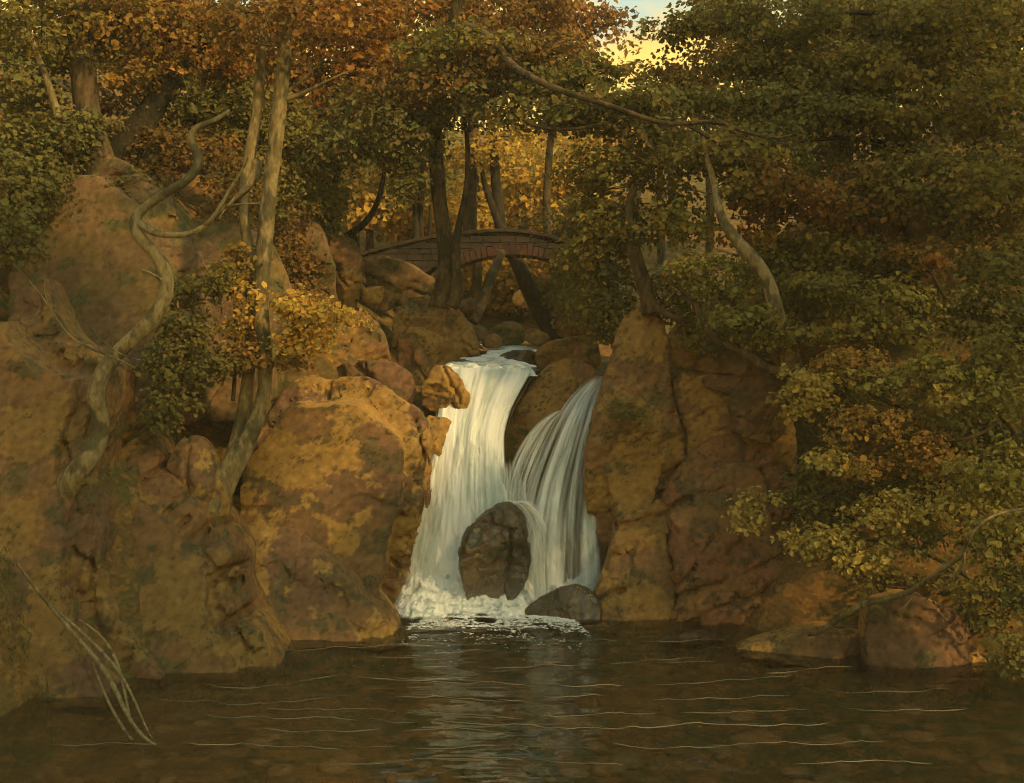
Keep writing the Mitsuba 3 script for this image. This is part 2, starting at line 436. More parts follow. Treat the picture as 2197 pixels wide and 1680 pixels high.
def masonry_color(a, b, k):
    def fn(p, n, uv):
        w = fbm(*m3(p, 2.3, k), octaves=3)
        g = fbm(*m3(p, 16.0, k + 4), octaves=3)
        return mix(a, b, smoothstep(0.4, 0.6, w)) * (0.6 + 0.8 * g)
    return fn


scene['stone_grey'] = {'type': 'principled', 'base_color': proc(masonry_color((0.062, 0.042, 0.033), (0.040, 0.031, 0.024), 1.0)), 'roughness': 0.9, 'specular': 0.2}
scene['stone_red'] = {'type': 'principled', 'base_color': proc(masonry_color((0.082, 0.038, 0.027), (0.055, 0.032, 0.022), 5.0)), 'roughness': 0.9, 'specular': 0.2}


def foam_color(p, n, uv):                                    # aerated white strands and clearer, greener water between them, along the flow
    s = fbm(uv.x * 18, uv.y * 3.2, 3.0, octaves=5)
    w = fbm(uv.x * 5, uv.y * 4.5, 9.0, octaves=4)
    return mix((0.46, 0.52, 0.49), (0.85, 0.85, 0.81), smoothstep(0.34, 0.58, 0.5 * s + 0.5 * w))


def veil_cover(p, n, uv):                                    # falling water breaks up towards its ragged sides
    s = fbm(uv.x * 26, uv.y * 4.0, 5.0, octaves=4)
    side = smoothstep(0.0, 0.10, dr.minimum(uv.x, 1 - uv.x))
    return smoothstep(0.30, 0.56, s - 0.26 + 0.62 * side)


scene['foam'] = {'type': 'mask', 'opacity': proc(veil_cover), 'bsdf': {'type': 'twosided', 'bsdf': {'type': 'principled', 'base_color': proc(foam_color), 'roughness': 0.4, 'specular': 0.4}}}


def thin_cover(p, n, uv):
    s = fbm(uv.x * 12, uv.y * 2.0, 11.0, octaves=4)
    side = smoothstep(0.0, 0.25, dr.minimum(uv.x, 1 - uv.x))
    w = fbm(uv.x * 40, uv.y * 3.0, 21.0, octaves=2)
    return smoothstep(0.12, 0.72, s + 0.25 * (w - 0.5) - 0.22 + 0.28 * side) * smoothstep(0.0, 0.14, uv.y)


scene['thin_water'] = {'type': 'mask', 'opacity': proc(thin_cover), 'bsdf': {'type': 'twosided', 'bsdf': {'type': 'principled', 'base_color': proc(foam_color), 'roughness': 0.4, 'specular': 0.4}}}


def churn_color(p, n, uv):                                   # froth with darker clear water showing between the boils
    s = fbm(p.x * 5.0, p.y * 8.0, p.z * 6.0 + 2, octaves=4)
    w = fbm(p.x * 20, p.y * 36, p.z * 24, octaves=2)
    return mix((0.46, 0.50, 0.46), (0.86, 0.85, 0.79), smoothstep(0.34, 0.52, s + 0.5 * (w - 0.5)))


scene['churn'] = {'type': 'principled', 'base_color': proc(churn_color), 'roughness': 0.5, 'specular': 0.3}
scene['spray'] = {'type': 'principled', 'base_color': {'type': 'rgb', 'value': [0.82, 0.82, 0.77]}, 'roughness': 0.5, 'specular': 0.4}
scene['painted_glint'] = {'type': 'principled', 'base_color': {'type': 'rgb', 'value': [0.30, 0.245, 0.155]}, 'roughness': 0.6, 'specular': 0.3}  # pale tone imitating sky light reflected along the ripple crests
scene['water'] = {'type': 'dielectric', 'int_ior': 1.33, 'ext_ior': 1.0}
scene['bed'] = {'type': 'principled', 'base_color': proc(masonry_color((0.36, 0.23, 0.062), (0.25, 0.175, 0.048), 2.0)), 'roughness': 0.9, 'specular': 0.1}
scene['pebble'] = {'type': 'principled', 'base_color': proc(masonry_color((0.30, 0.16, 0.055), (0.15, 0.11, 0.042), 7.0)), 'roughness': 0.8, 'specular': 0.2}


# ------------------------------------------------------------------ ground, water
LEFT = PchipInterpolator([-20, 5, 11.5, 12.5, 14, 15, 16.4, 18, 19, 20.5, 24, 30, 40, 60, 120], [-6.5, -6.2, -5.4, -5.2, -4.6, -3.6, -2.2, -2.1, -2.0, -1.5, -1.5, -1.7, -2.2, -4, -8])
RIGHT = PchipInterpolator([-20, 5, 12, 15.2, 16.4, 17.4, 19, 20.5, 24, 30, 40, 60, 120], [8.5, 8.2, 7.9, 7.0, 4.6, 2.4, 2.0, 1.9, 1.9, 4.0, 9, 14, 20])
FLOOR = PchipInterpolator([-20, 0, 3, 6, 11, 17, 19.3, 20.7, 27, 35, 45, 55, 66, 90, 140], [3.2, 2.8, 0.8, -0.35, -0.38, -0.7, -0.8, 3.45, 3.9, 4.6, 7.4, 12.0, 16.0, 19.0, 21.0])
RISE = PchipInterpolator([0, 0.8, 1.6, 2.8, 4.5, 8, 14, 24, 60], [0, 0.1, 0.9, 2.3, 4.0, 7.0, 11.5, 15.5, 19.0])


def ground_z(x, y):
    e = np.maximum(LEFT(y) - x, x - RIGHT(y))
    side = np.where(x > 0, 0.92, 1.0)
    n = meshkit.fbm(np.stack([x * 0.35, y * 0.35, 0 * x], -1), 4, 3) - 0.5
    n2 = meshkit.fbm(np.stack([x * 1.7, y * 1.7, 0 * x], -1), 3, 9) - 0.5
    up = RISE(np.clip(e, 0, 60)) * side * np.where(y < 10, np.clip(0.45 + 0.055 * y, 0.3, 1), 1)
    return FLOOR(y) * np.where(e > 0, np.exp(-np.maximum(e, 0) * 0.05), 1) + up + (n * 1.5 + n2 * 0.35) * np.clip(np.maximum(e, 0) * 0.6 + 0.08, 0, 1)


def grid_mesh(xs, ys, fz):
    gx, gy = np.meshgrid(xs, ys)
    V = np.stack([gx, gy, fz(gx, gy)], -1).reshape(-1, 3)
    w, h = len(xs), len(ys)
    i = (np.arange(h - 1)[:, None] * w + np.arange(w - 1)[None]).ravel()
    return V, np.vstack([np.stack([i, i + 1, i + w + 1], 1), np.stack([i, i + w + 1, i + w], 1)])


gxs = np.concatenate([np.linspace(-90, -16, 40)[:-1], np.linspace(-16, 16, 140), np.linspace(16, 90, 40)[1:]])
gys = np.concatenate([np.linspace(-20, 5, 24)[:-1], np.linspace(5, 40, 150), np.linspace(40, 130, 60)[1:]])
structure('ground', mikit.ply(grid_mesh(gxs, gys, ground_z), 'soil', smooth=True))

# ripples: sharp little crests that run across the pool (points u, v on the water)
RIPPLES = [
    [(1180, 1372), (1330, 1374)], [(590, 1398), (700, 1393), (880, 1387)], [(1500, 1386), (1640, 1388)], [(1360, 1378), (1480, 1374), (1560, 1371)],
    [(790, 1410), (930, 1411)], [(1060, 1432), (1240, 1428)], [(1300, 1424), (1420, 1414), (1500, 1412)], [(1420, 1420), (1530, 1418)],
    [(430, 1466), (520, 1474), (600, 1470), (720, 1452), (800, 1452), (900, 1462), (1000, 1466), (1180, 1472), (1350, 1470)], [(1400, 1470), (1560, 1460), (1700, 1450)],
    [(330, 1503), (420, 1506), (560, 1512), (690, 1498), (760, 1494)], [(830, 1498), (930, 1496), (1040, 1504), (1130, 1502)], [(1160, 1498), (1300, 1494)],
    [(560, 1520), (680, 1524), (760, 1520), (860, 1528)], [(900, 1526), (1000, 1534), (1130, 1538), (1300, 1532), (1420, 1528)], [(1460, 1530), (1620, 1526), (1740, 1522)],
    [(430, 1536), (560, 1541), (660, 1538), (790, 1545), (900, 1550)], [(930, 1548), (1060, 1556), (1230, 1560), (1380, 1562), (1460, 1556), (1560, 1552), (1700, 1556), (1780, 1548)],
    [(560, 1560), (680, 1566), (820, 1564)], [(860, 1570), (1000, 1566), (1100, 1574)],
    [(100, 1597), (240, 1598), (420, 1597), (560, 1600), (660, 1604), (760, 1602), (860, 1600)], [(870, 1606), (960, 1607), (1080, 1598)], [(1090, 1596), (1180, 1606), (1290, 1602)],
    [(1300, 1596), (1420, 1604), (1560, 1600), (1600, 1592), (1760, 1596), (1900, 1588)],
    [(1400, 1500), (1560, 1497), (1700, 1492)], [(1760, 1480), (1900, 1486), (2040, 1478)], [(700, 1640), (860, 1634), (1020, 1626), (1200, 1634), (1340, 1640)],
    [(1700, 1640), (1860, 1632), (2000, 1636)], [(1800, 1520), (1960, 1526), (2080, 1520)], [(1640, 1446), (1760, 1436), (1840, 1430)],
]


def pool_z(x, y):
    z = 0.034 * (meshkit.noise(np.stack([x * 1.1, y * 3.2, 0 * x], -1), 2) - 0.5) + 0.015 * (meshkit.fbm(np.stack([x * 3.5, y * 9.0, 0 * x + 3], -1), 2, 5) - 0.5)
    churn = np.clip((y - 15.8) / 2.2, 0, 1) * np.clip(1 - np.abs(x - 0.1) / 2.6, 0, 1)
    z = z + churn * 0.10 * (meshkit.fbm(np.stack([x * 4, y * 6, 0 * x + 8], -1), 4, 7) - 0.5)
    rng = np.random.default_rng(12)
    for k, line in enumerate(RIPPLES):
        q = np.array(line, float)
        d = CAM_H * FOC / (q[:, 1] - HOR)
        qx = (q[:, 0] - MID) * d / FOC
        t = np.clip((x - qx[0]) / (qx[-1] - qx[0]), 0, 1)
        yl = PchipInterpolator(qx, d)(np.clip(x, qx[0], qx[-1]))
        ph = rng.uniform(0, 6)
        lam = rng.uniform(0.55, 0.95)
        yl = yl + 0.05 * (np.abs(np.sin(x * np.pi / lam + ph + 1.5 * meshkit.noise(np.stack([x * 0.8, 0 * x + k, 0 * x], -1)))) - 0.5)
        w = np.clip(np.minimum(x - qx[0], qx[-1] - x) / 0.25, 0, 1)
        a = rng.uniform(0.011, 0.018) * (0.45 + 0.9 * meshkit.noise(np.stack([x * 2.2, 0 * x + 5 * k, 0 * x], -1), 4))
        e = y - yl
        z = z + w * a * np.where(e < 0, np.exp(e / 0.016), np.exp(-e / 0.05))
    return z


pys = np.concatenate([np.linspace(2.5, 11.2, 60)[:-1], np.arange(11.2, 17.2, 0.011), np.linspace(17.2, 19.6, 60)])
structure('pool_water', mikit.ply(grid_mesh(np.linspace(-7.5, 9.5, 175), pys, pool_z), 'water', smooth=True))

# pale threads on the crests, painted in place of sky light glinting there
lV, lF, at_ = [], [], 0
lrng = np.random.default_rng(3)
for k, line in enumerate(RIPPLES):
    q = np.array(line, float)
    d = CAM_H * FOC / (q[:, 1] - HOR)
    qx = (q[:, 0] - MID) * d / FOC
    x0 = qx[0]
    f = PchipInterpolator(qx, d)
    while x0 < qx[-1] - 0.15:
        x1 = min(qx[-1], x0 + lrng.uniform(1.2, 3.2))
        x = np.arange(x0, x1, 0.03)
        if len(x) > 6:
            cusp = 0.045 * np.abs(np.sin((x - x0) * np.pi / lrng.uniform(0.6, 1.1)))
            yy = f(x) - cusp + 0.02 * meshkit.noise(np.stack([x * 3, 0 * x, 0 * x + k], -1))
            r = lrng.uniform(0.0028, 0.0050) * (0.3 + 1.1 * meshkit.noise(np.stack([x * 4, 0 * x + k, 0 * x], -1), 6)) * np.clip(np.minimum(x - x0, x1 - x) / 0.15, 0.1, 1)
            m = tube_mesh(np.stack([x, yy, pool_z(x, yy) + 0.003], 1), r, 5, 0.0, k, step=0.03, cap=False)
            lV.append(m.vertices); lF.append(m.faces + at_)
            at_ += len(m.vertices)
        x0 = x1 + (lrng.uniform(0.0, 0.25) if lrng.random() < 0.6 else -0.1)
part('glint_line', mikit.ply((np.vstack(lV), np.vstack(lF)), 'painted_glint', smooth=True), 'pool_water', kind='stuff')

# ------------------------------------------------------------------ the boulders
def rock(name, label, mat, poly, d, front, back, seed, cat='rock', **k):
    return single(name, mikit.ply(rock_mesh(poly, d, front, back, seed, **k), mat, smooth=28), label, cat)


rock('rock_ledge', 'dark wet ledge that the waterfall pours over', 'rock_wet', [(930, 770), (1130, 778), (1260, 800), (1310, 800), (1330, 900), (1330, 1340), (840, 1340), (860, 1100), (900, 900)], 21.2, 0.8, 0.8, 5, res=0.068)
rock('boulder', 'tall ochre boulder with a golden lichen face just beside the waterfall', 'rock_ochre',
     [(500, 960), (560, 870), (600, 815), (650, 796), (700, 806), (770, 798), (830, 822), (872, 858), (902, 880), (918, 920), (930, 1000), (928, 1070), (905, 1125), (888, 1180), (880, 1230), (864, 1310), (845, 1420), (600, 1420), (470, 1120), (480, 1030)],
     18.2, 1.2, 1.2, 21, res=0.048, facets=8, cracks=3, rough=0.10, lean=0.08, clefts=[[(600, 935), (640, 885), (690, 868), (694, 820)], [(690, 1000), (730, 1060), (725, 1130)], [(560, 1030), (640, 1110), (770, 1150), (870, 1240)], [(893, 900), (918, 1000), (905, 1110)]])
rock('boulder', 'small knobbly golden boulder overhanging the brink of the fall', 'rock_ochre',
     [(905, 838), (925, 785), (956, 778), (985, 808), (1010, 850), (1004, 882), (976, 896), (930, 890), (900, 880)], 19.4, 0.45, 0.6, 22, res=0.034, facets=6, cracks=2, rough=0.06)
rock('boulder', 'narrow golden pillar of rock wedged under the knobbly boulder', 'rock_ochre',
     [(905, 885), (965, 890), (976, 940), (974, 1010), (946, 1062), (900, 1100), (890, 980)], 19.3, 0.45, 0.6, 23, res=0.034, facets=5, cracks=2, rough=0.06)
rock('boulder', 'sunlit tan slab sloping into the pool in front of the tall ochre boulder', 'rock_ochre',
     [(470, 1060), (520, 1085), (560, 1100), (620, 1125), (690, 1172), (742, 1222), (792, 1292), (834, 1338), (856, 1368), (866, 1388), (880, 1450), (560, 1470), (470, 1300), (460, 1150)],
     16.75, 0.55, 1.6, 24, res=0.043, facets=6, cracks=1, rough=0.06, lean=0.55, round_r=0.16, jag=0.08, tilt=1.3, clefts=[[(600, 1240), (610, 1330)], [(530, 1200), (560, 1290), (580, 1380)]])
rock('boulder', 'great brown sloping slab with slanting dark clefts below the twisted tree', 'rock_brown',
     [(180, 1000), (205, 900), (240, 835), (264, 850), (284, 905), (332, 985), (376, 1036), (430, 1082), (472, 1132), (502, 1182), (517, 1216), (506, 1262), (522, 1312), (562, 1372), (602, 1446), (640, 1540), (260, 1560), (140, 1400), (120, 1150)],
     15.3, 0.7, 1.8, 25, res=0.051, facets=7, cracks=2, rough=0.09, strata=(38, 0.62, 0.15), lean=0.42, round_r=0.18, jag=0.08, tilt=1.3, clefts=[[(225, 1235), (330, 1130), (420, 1045)], [(250, 1275), (340, 1190), (405, 1110)], [(300, 1290), (380, 1200), (440, 1150)], [(440, 1180), (490, 1250), (500, 1290)], [(470, 1310), (540, 1400)]])
rock('boulder', 'leaning pointed rock wedged behind the great brown slab', 'rock_ochre',
     [(392, 936), (430, 938), (462, 985), (486, 1060), (486, 1110), (470, 1116), (430, 1090), (380, 1050), (350, 1000)], 16.3, 0.4, 0.8, 26, res=0.040, facets=5, cracks=1, rough=0.05)
rock('boulder', 'rounded rust brown bank boulder at the water margin behind thin bare twigs', 'rock_brown',
     [(-60, 560), (0, 568), (45, 582), (72, 640), (122, 732), (196, 742), (238, 790), (230, 850), (205, 950), (190, 1010), (215, 1100), (205, 1240), (228, 1340), (268, 1405), (306, 1452), (331, 1506), (350, 1600), (-80, 1640)],
     14.4, 0.75, 1.8, 27, res=0.055, facets=9, cracks=3, rough=0.08, lean=0.3, round_r=0.22, tilt=1.3, clefts=[[(20, 800), (120, 900), (160, 1000)], [(60, 1080), (140, 1180), (200, 1240)]])
rock('boulder', 'large mauve brown dome of mossy rock behind the twisted tree', 'rock_moss',
     [(40, 520), (110, 390), (170, 335), (225, 326), (300, 370), (352, 410), (400, 470), (440, 600), (460, 760), (440, 920), (250, 920), (80, 860), (0, 700)], 17.6, 1.0, 2.2, 29, res=0.068, facets=6, cracks=1, rough=0.13, lean=0.22)
rock('boulder', 'brown mossy rock face behind the golden bush', 'rock_moss',
     [(330, 480), (400, 455), (470, 470), (540, 480), (600, 560), (640, 700), (650, 860), (600, 960), (420, 960), (340, 860), (320, 640)], 18.9, 0.8, 1.6, 30, res=0.074, facets=6, cracks=2, rough=0.15)
rock('standing_stone', 'upright grey brown stone with a mossy cap below the forked saplings', 'rock_brown',
     [(705, 520), (722, 502), (752, 507), (768, 530), (777, 565), (779, 610), (766, 650), (758, 700), (690, 700), (700, 600)], 22.4, 0.5, 0.7, 31, res=0.040, facets=5, cracks=1, rough=0.06, cat='stone')
rock('boulder', 'reddish tufted mound next to the upright stone', 'rock_moss',
     [(560, 520), (590, 465), (640, 445), (690, 480), (716, 560), (722, 660), (700, 760), (560, 760), (540, 620)], 21.6, 0.6, 1.2, 32, res=0.057, facets=5, cracks=1, rough=0.12)
rock('boulder', 'mossy hump of rock at the near foot of the bridge', 'rock_moss',
     [(774, 548), (810, 542), (860, 556), (920, 584), (948, 610), (950, 650), (900, 660), (850, 655), (790, 640), (776, 600)], 24.6, 0.6, 1.2, 33, res=0.051, facets=5, cracks=1, rough=0.09)
rock('boulder', 'small angular ochre block beside the upright stone', 'rock_ochre',
     [(776, 622), (800, 612), (830, 616), (852, 640), (836, 670), (800, 668), (778, 650)], 22.6, 0.3, 0.5, 34, res=0.032, facets=6, cracks=1, rough=0.04)
rock('boulder', 'round topped brown boulder at the foot of the tall spotted trunk', 'rock_tan',
     [(838, 690), (848, 655), (888, 634), (940, 638), (985, 655), (1006, 690), (1032, 735), (1030, 800), (850, 800)], 22.6, 0.7, 0.9, 35, res=0.046, facets=6, cracks=1, rough=0.08)
rock('boulder', 'broad brown boulder lying in front of the round topped one', 'rock_tan',
     [(842, 745), (852, 712), (880, 702), (922, 706), (962, 732), (1032, 746), (1038, 764), (1000, 800), (930, 830), (850, 830)], 21.6, 0.6, 0.8, 36, res=0.046, facets=6, cracks=2, rough=0.07)
rock('boulder', 'grey brown boulder between the golden bush and the broad boulder', 'rock_tan',
     [(720, 690), (742, 655), (790, 668), (824, 705), (832, 765), (858, 800), (860, 850), (720, 850), (706, 760)], 21.0, 0.5, 0.9, 37, res=0.046, facets=6, cracks=2, rough=0.08)
rock('boulder', 'low dark boulder resting on top of the tall ochre boulder', 'rock_brown',
     [(660, 820), (700, 790), (760, 768), (806, 764), (850, 782), (892, 808), (898, 850), (880, 880), (800, 880), (680, 860)], 19.6, 0.45, 0.8, 38, res=0.040, facets=6, cracks=2, rough=0.06)
rock('boulder', 'leaning brown rock that parts the waterfall in two', 'rock_tan',
     [(1160, 800), (1180, 768), (1238, 758), (1278, 788), (1290, 830), (1270, 880), (1230, 960), (1200, 1080), (1140, 1110), (1082, 1090), (1076, 1000), (1080, 935), (1104, 878), (1138, 830)], 20.1, 0.6, 0.8, 39, res=0.040, facets=7, cracks=1, rough=0.07)
rock('boulder', 'flat topped brown rock between the brink of the fall and the dark trunk', 'rock_brown',
     [(1150, 760), (1162, 738), (1210, 728), (1268, 716), (1285, 740), (1290, 800), (1160, 800)], 21.4, 0.4, 0.9, 40, res=0.040, facets=5, cracks=1, rough=0.05)
rock('boulder', 'small wet stone at the head of the fall', 'rock_wet', [(1062, 768), (1090, 752), (1150, 748), (1166, 770), (1150, 800), (1062, 798)], 21.6, 0.3, 0.5, 41, res=0.034, facets=5, cracks=0, rough=0.05)
rock('boulder', 'huge upright tan slab with a rounded top walling the far side of the fall', 'rock_tan',
     [(1316, 740), (1332, 690), (1356, 660), (1380, 650), (1402, 654), (1426, 684), (1434, 750), (1446, 860), (1474, 950), (1470, 1010), (1452, 1100), (1400, 1180), (1330, 1185), (1302, 1202), (1280, 1165), (1256, 1080), (1250, 1000), (1264, 920), (1284, 850), (1300, 790)],
     18.6, 0.65, 1.3, 42, res=0.046, facets=3, cracks=0, rough=0.06, lean=0.08, tilt=0.7, jag=0.06, round_r=0.3, clefts=[[(1318, 1102), (1380, 1070), (1445, 1048)], [(1330, 1078), (1390, 1050), (1450, 1020)], [(1370, 1040), (1470, 1000)]])
rock('boulder', 'brown rock face set back from the tan slab below the ledge stones', 'rock_tan',
     [(1390, 800), (1500, 796), (1600, 800), (1664, 832), (1706, 900), (1712, 1100), (1600, 1200), (1440, 1200), (1430, 1000)],
     18.62, 0.6, 1.3, 62, res=0.048, facets=6, cracks=2, rough=0.08, lean=0.1, clefts=[[(1570, 930), (1586, 985), (1590, 1010)], [(1432, 810), (1450, 900), (1480, 960)]])
rock('boulder', 'brown pedestal of layered rock standing in the pool under the tan slab', 'rock_tan',
     [(1300, 1190), (1312, 1120), (1400, 1078), (1445, 1068), (1474, 1110), (1494, 1200), (1508, 1352), (1512, 1420), (1235, 1420), (1256, 1332), (1286, 1250)], 18.0, 0.6, 1.2, 43, res=0.041, facets=6, cracks=1, rough=0.06, strata=(14, 0.34, 0.11), lean=0.2)
rock('boulder', 'rust red rock face split from the pedestal by a dark crevice', 'rock_red',
     [(1420, 1062), (1490, 962), (1560, 928), (1660, 950), (1706, 1060), (1716, 1250), (1700, 1430), (1440, 1430), (1440, 1330), (1440, 1200), (1430, 1110)], 17.72, 0.6, 1.3, 44, tilt=0.6, res=0.048, facets=7, cracks=3, rough=0.09, strata=(20, 0.45, 0.09), lean=0.22, clefts=[[(1640, 1250), (1655, 1400)], [(1560, 1100), (1620, 1180)]])
rock('boulder', 'square brown block on the shoulder of the tan slab', 'rock_brown',
     [(1436, 705), (1462, 692), (1500, 715), (1504, 765), (1478, 792), (1436, 790)], 18.4, 0.35, 0.5, 45, res=0.034, facets=5, cracks=0, rough=0.04)
for k, (pl, lb) in enumerate([
        ([(1480, 770), (1560, 755), (1640, 766), (1690, 790), (1680, 812), (1560, 806), (1480, 800)], 'flat brown ledge stone topmost under the creeping root'),
        ([(1500, 806), (1590, 800), (1680, 818), (1700, 848), (1640, 856), (1520, 842)], 'flat brown ledge stone below the topmost ledge stone'),
        ([(1560, 850), (1600, 800), (1650, 806), (1690, 850), (1700, 920), (1660, 960), (1570, 940)], 'rounded brown rock under the two flat ledge stones')]):
    rock('ledge_stone', lb, 'rock_brown', pl, 18.2 - 0.1 * k, 0.4, 0.8, 46 + k, res=0.036, facets=5, cracks=1, rough=0.05, cat='stone')
rock('boulder', 'dull red rock at the waterline beyond the low tan shelf', 'rock_red',
     [(1650, 1400), (1655, 1260), (1702, 1244), (1765, 1250), (1830, 1280), (1880, 1320), (1890, 1420), (1890, 1500), (1650, 1500)], 17.2, 0.4, 1.2, 50, res=0.046, facets=6, cracks=2, rough=0.08)
rock('rock_shelf', 'low tan shelf of rock lying along the waterline under the fallen branch', 'rock_ochre',
     [(1570, 1402), (1650, 1378), (1760, 1352), (1860, 1352), (1950, 1365), (1990, 1400), (1985, 1440), (1960, 1500), (1640, 1480)], 15.95, 0.40, 1.2, 51, res=0.040, facets=1, cracks=1, rough=0.06, round_r=0.3, lean=0.5, jag=0.08)
rock('boulder', 'domed brown boulder with grey moss at the near end of the bank', 'rock_ochre',
     [(1860, 1380), (1864, 1320), (1890, 1286), (1950, 1272), (2020, 1290), (2078, 1330), (2096, 1380), (2120, 1420), (2150, 1450), (2180, 1530), (1900, 1540), (1870, 1450)], 15.4, 0.5, 1.2, 52, res=0.040, facets=6, cracks=1, rough=0.06, lean=0.25)
rock('boulder', 'dark egg shaped boulder standing in the foot of the waterfall', 'rock_wet',
     [(1062, 1080), (1092, 1074), (1120, 1098), (1138, 1150), (1143, 1205), (1132, 1250), (1105, 1290), (1090, 1330), (1010, 1320), (990, 1240), (980, 1195), (992, 1145), (1022, 1105)], 18.4, 0.55, 0.55, 53, res=0.030, facets=-2, cracks=1, rough=0.07, round_r=0.5, jag=0.05, fine=0.05, tilt=0.5)
rock('boulder', 'low dark hump of rock in the foam at the foot of the layered pedestal', 'rock_wet',
     [(1112, 1322), (1150, 1288), (1200, 1262), (1245, 1256), (1282, 1274), (1292, 1310), (1290, 1350), (1120, 1350)], 17.95, 0.35, 0.6, 54, res=0.030, facets=-2, cracks=0, rough=0.04, jag=0.05)
rock('boulder', 'half sunk olive stone just clear of the water off the red rock face', 'rock_moss',
     [(1405, 1384), (1440, 1366), (1490, 1360), (1530, 1368), (1560, 1400), (1540, 1440), (1410, 1430)], 16.9, 0.35, 0.5, 55, res=0.034, facets=4, cracks=0, rough=0.04)
rock('boulder', 'pale green sunken stone under the middle of the pool', 'rock_moss',
     [(1030, 1528), (1040, 1512), (1075, 1508), (1105, 1520), (1112, 1536), (1080, 1550), (1035, 1548)], 14.6, 0.3, 0.4, 56, res=0.034, facets=4, cracks=0, rough=0.04)
for k, (u, v, r, d) in enumerate([(1010, 712, 34, 25.6), (1090, 716, 40, 26.2), (1150, 724, 30, 25.0), (1060, 735, 26, 24.4), (1240, 700, 44, 26.0), (1130, 640, 30, 30.0), (1010, 655, 26, 29.0)]):
    ang = np.linspace(0, 2 * np.pi, 9)[:-1]
    rr = np.random.default_rng(70 + k).uniform(0.8, 1.1, 8) * r
    lb = ['brown stream rock beside the leaning log', 'flat mossy stream rock under the bridge arch', 'tan stream rock at the base of the dark slanting trunk', 'low brown rock where the stream slows above the fall',
          'shadowed stream bank rock behind the dark slanting trunk', 'golden rock far up the stream beyond the arch', 'distant ochre rock on the stream bank beyond the arch'][k]
    rock('stream_rock', lb, ['rock_ochre', 'rock_moss', 'rock_ochre', 'rock_brown', 'rock_brown', 'rock_ochre', 'rock_ochre'][k],
         np.stack([u + np.cos(ang) * rr * 1.3, v + np.sin(ang) * rr * 0.75], 1), d, 0.5, 0.6, 70 + k, res=0.051, facets=4, cracks=0, rough=0.06)

# stones on the pool bed
prng = np.random.default_rng(8)
variants = []
for k in range(6):
    m = trimesh.creation.icosphere(subdivisions=2, radius=1.0)
    m.vertices = m.vertices * (0.8 + 0.45 * meshkit.fbm(m.vertices * 1.1 + 7 * k, 2, k))[:, None]
    variants.append(mikit.ply(m, 'pebble', smooth=True))
for k in range(110):
    y = prng.uniform(10.6, 14.2)
    x = prng.uniform(-0.47, 0.47) * y
    if x < LEFT(y) + 0.5:
        continue
    r = prng.uniform(0.07, 0.20)
    key = single('bed_stone', {**variants[k % 6], 'to_world': T().translate([x, y, float(ground_z(np.array([x]), np.array([y]))[0]) + 0.1 * r]).rotate([0, 0, 1], prng.uniform(0, 360)).scale([r * 1.25, r, r * 0.55])},
                 'rounded stone lying on the pool bed under the shallow near water', 'stone', 'stones lying on the pool bed')

# ------------------------------------------------------------------ the stream and the falls
def sheet(rows, seed, n=90, m=150, bulge=0.14, relief=0.07, freq=14.0):
    """Falling water: rows of (uL, uR, v, d) from the brink down."""
    q = np.array(rows, float)
    s = np.linspace(0, 1, len(q))
    t = np.linspace(0, 1, m)
    I = PchipInterpolator(s, q)(t)
    w = np.linspace(0, 1, n)
    U = I[:, :1] + (I[:, 1:2] - I[:, :1]) * w
    V = np.broadcast_to(I[:, 2:3], U.shape)
    nz = meshkit.fbm(np.stack([np.broadcast_to(w * freq, U.shape), np.broadcast_to(t[:, None] * 2.2, U.shape), 0 * U + seed], -1), 4, seed) - 0.5
    rg = np.abs(meshkit.fbm(np.stack([np.broadcast_to(w * freq * 0.6, U.shape), np.broadcast_to(t[:, None] * 1.1, U.shape), 0 * U + seed + 5], -1), 2, seed + 4) - 0.5)
    n3 = meshkit.fbm(np.stack([np.broadcast_to(w * freq * 4.5, U.shape), np.broadcast_to(t[:, None] * 5, U.shape), 0 * U + seed + 9], -1), 3, seed + 8) - 0.5
    D = I[:, 3:4] - bulge * np.sin(np.pi * w) ** 0.7 - relief * (nz * 2 - 1.6 * rg + 0.35 * n3) - 0.10 * t[:, None] ** 1.3 * (meshkit.fbm(np.stack([np.broadcast_to(w * 16, U.shape), np.broadcast_to(t[:, None] * 22, U.shape), 0 * U + seed], -1), 4, seed + 12) - 0.5)
    pts = np.stack([(U - MID) * D / FOC, D, CAM_H - (V - HOR) * I[:, 3:4] / FOC], -1)
    i = (np.arange(m - 1)[:, None] * n + np.arange(n - 1)[None]).ravel()
    uv = np.stack([np.broadcast_to(w, U.shape), np.broadcast_to(t[:, None], U.shape)], -1).reshape(-1, 2)
    return pts, np.vstack([np.stack([i, i + n, i + n + 1], 1), np.stack([i, i + n + 1, i + 1], 1)]), uv


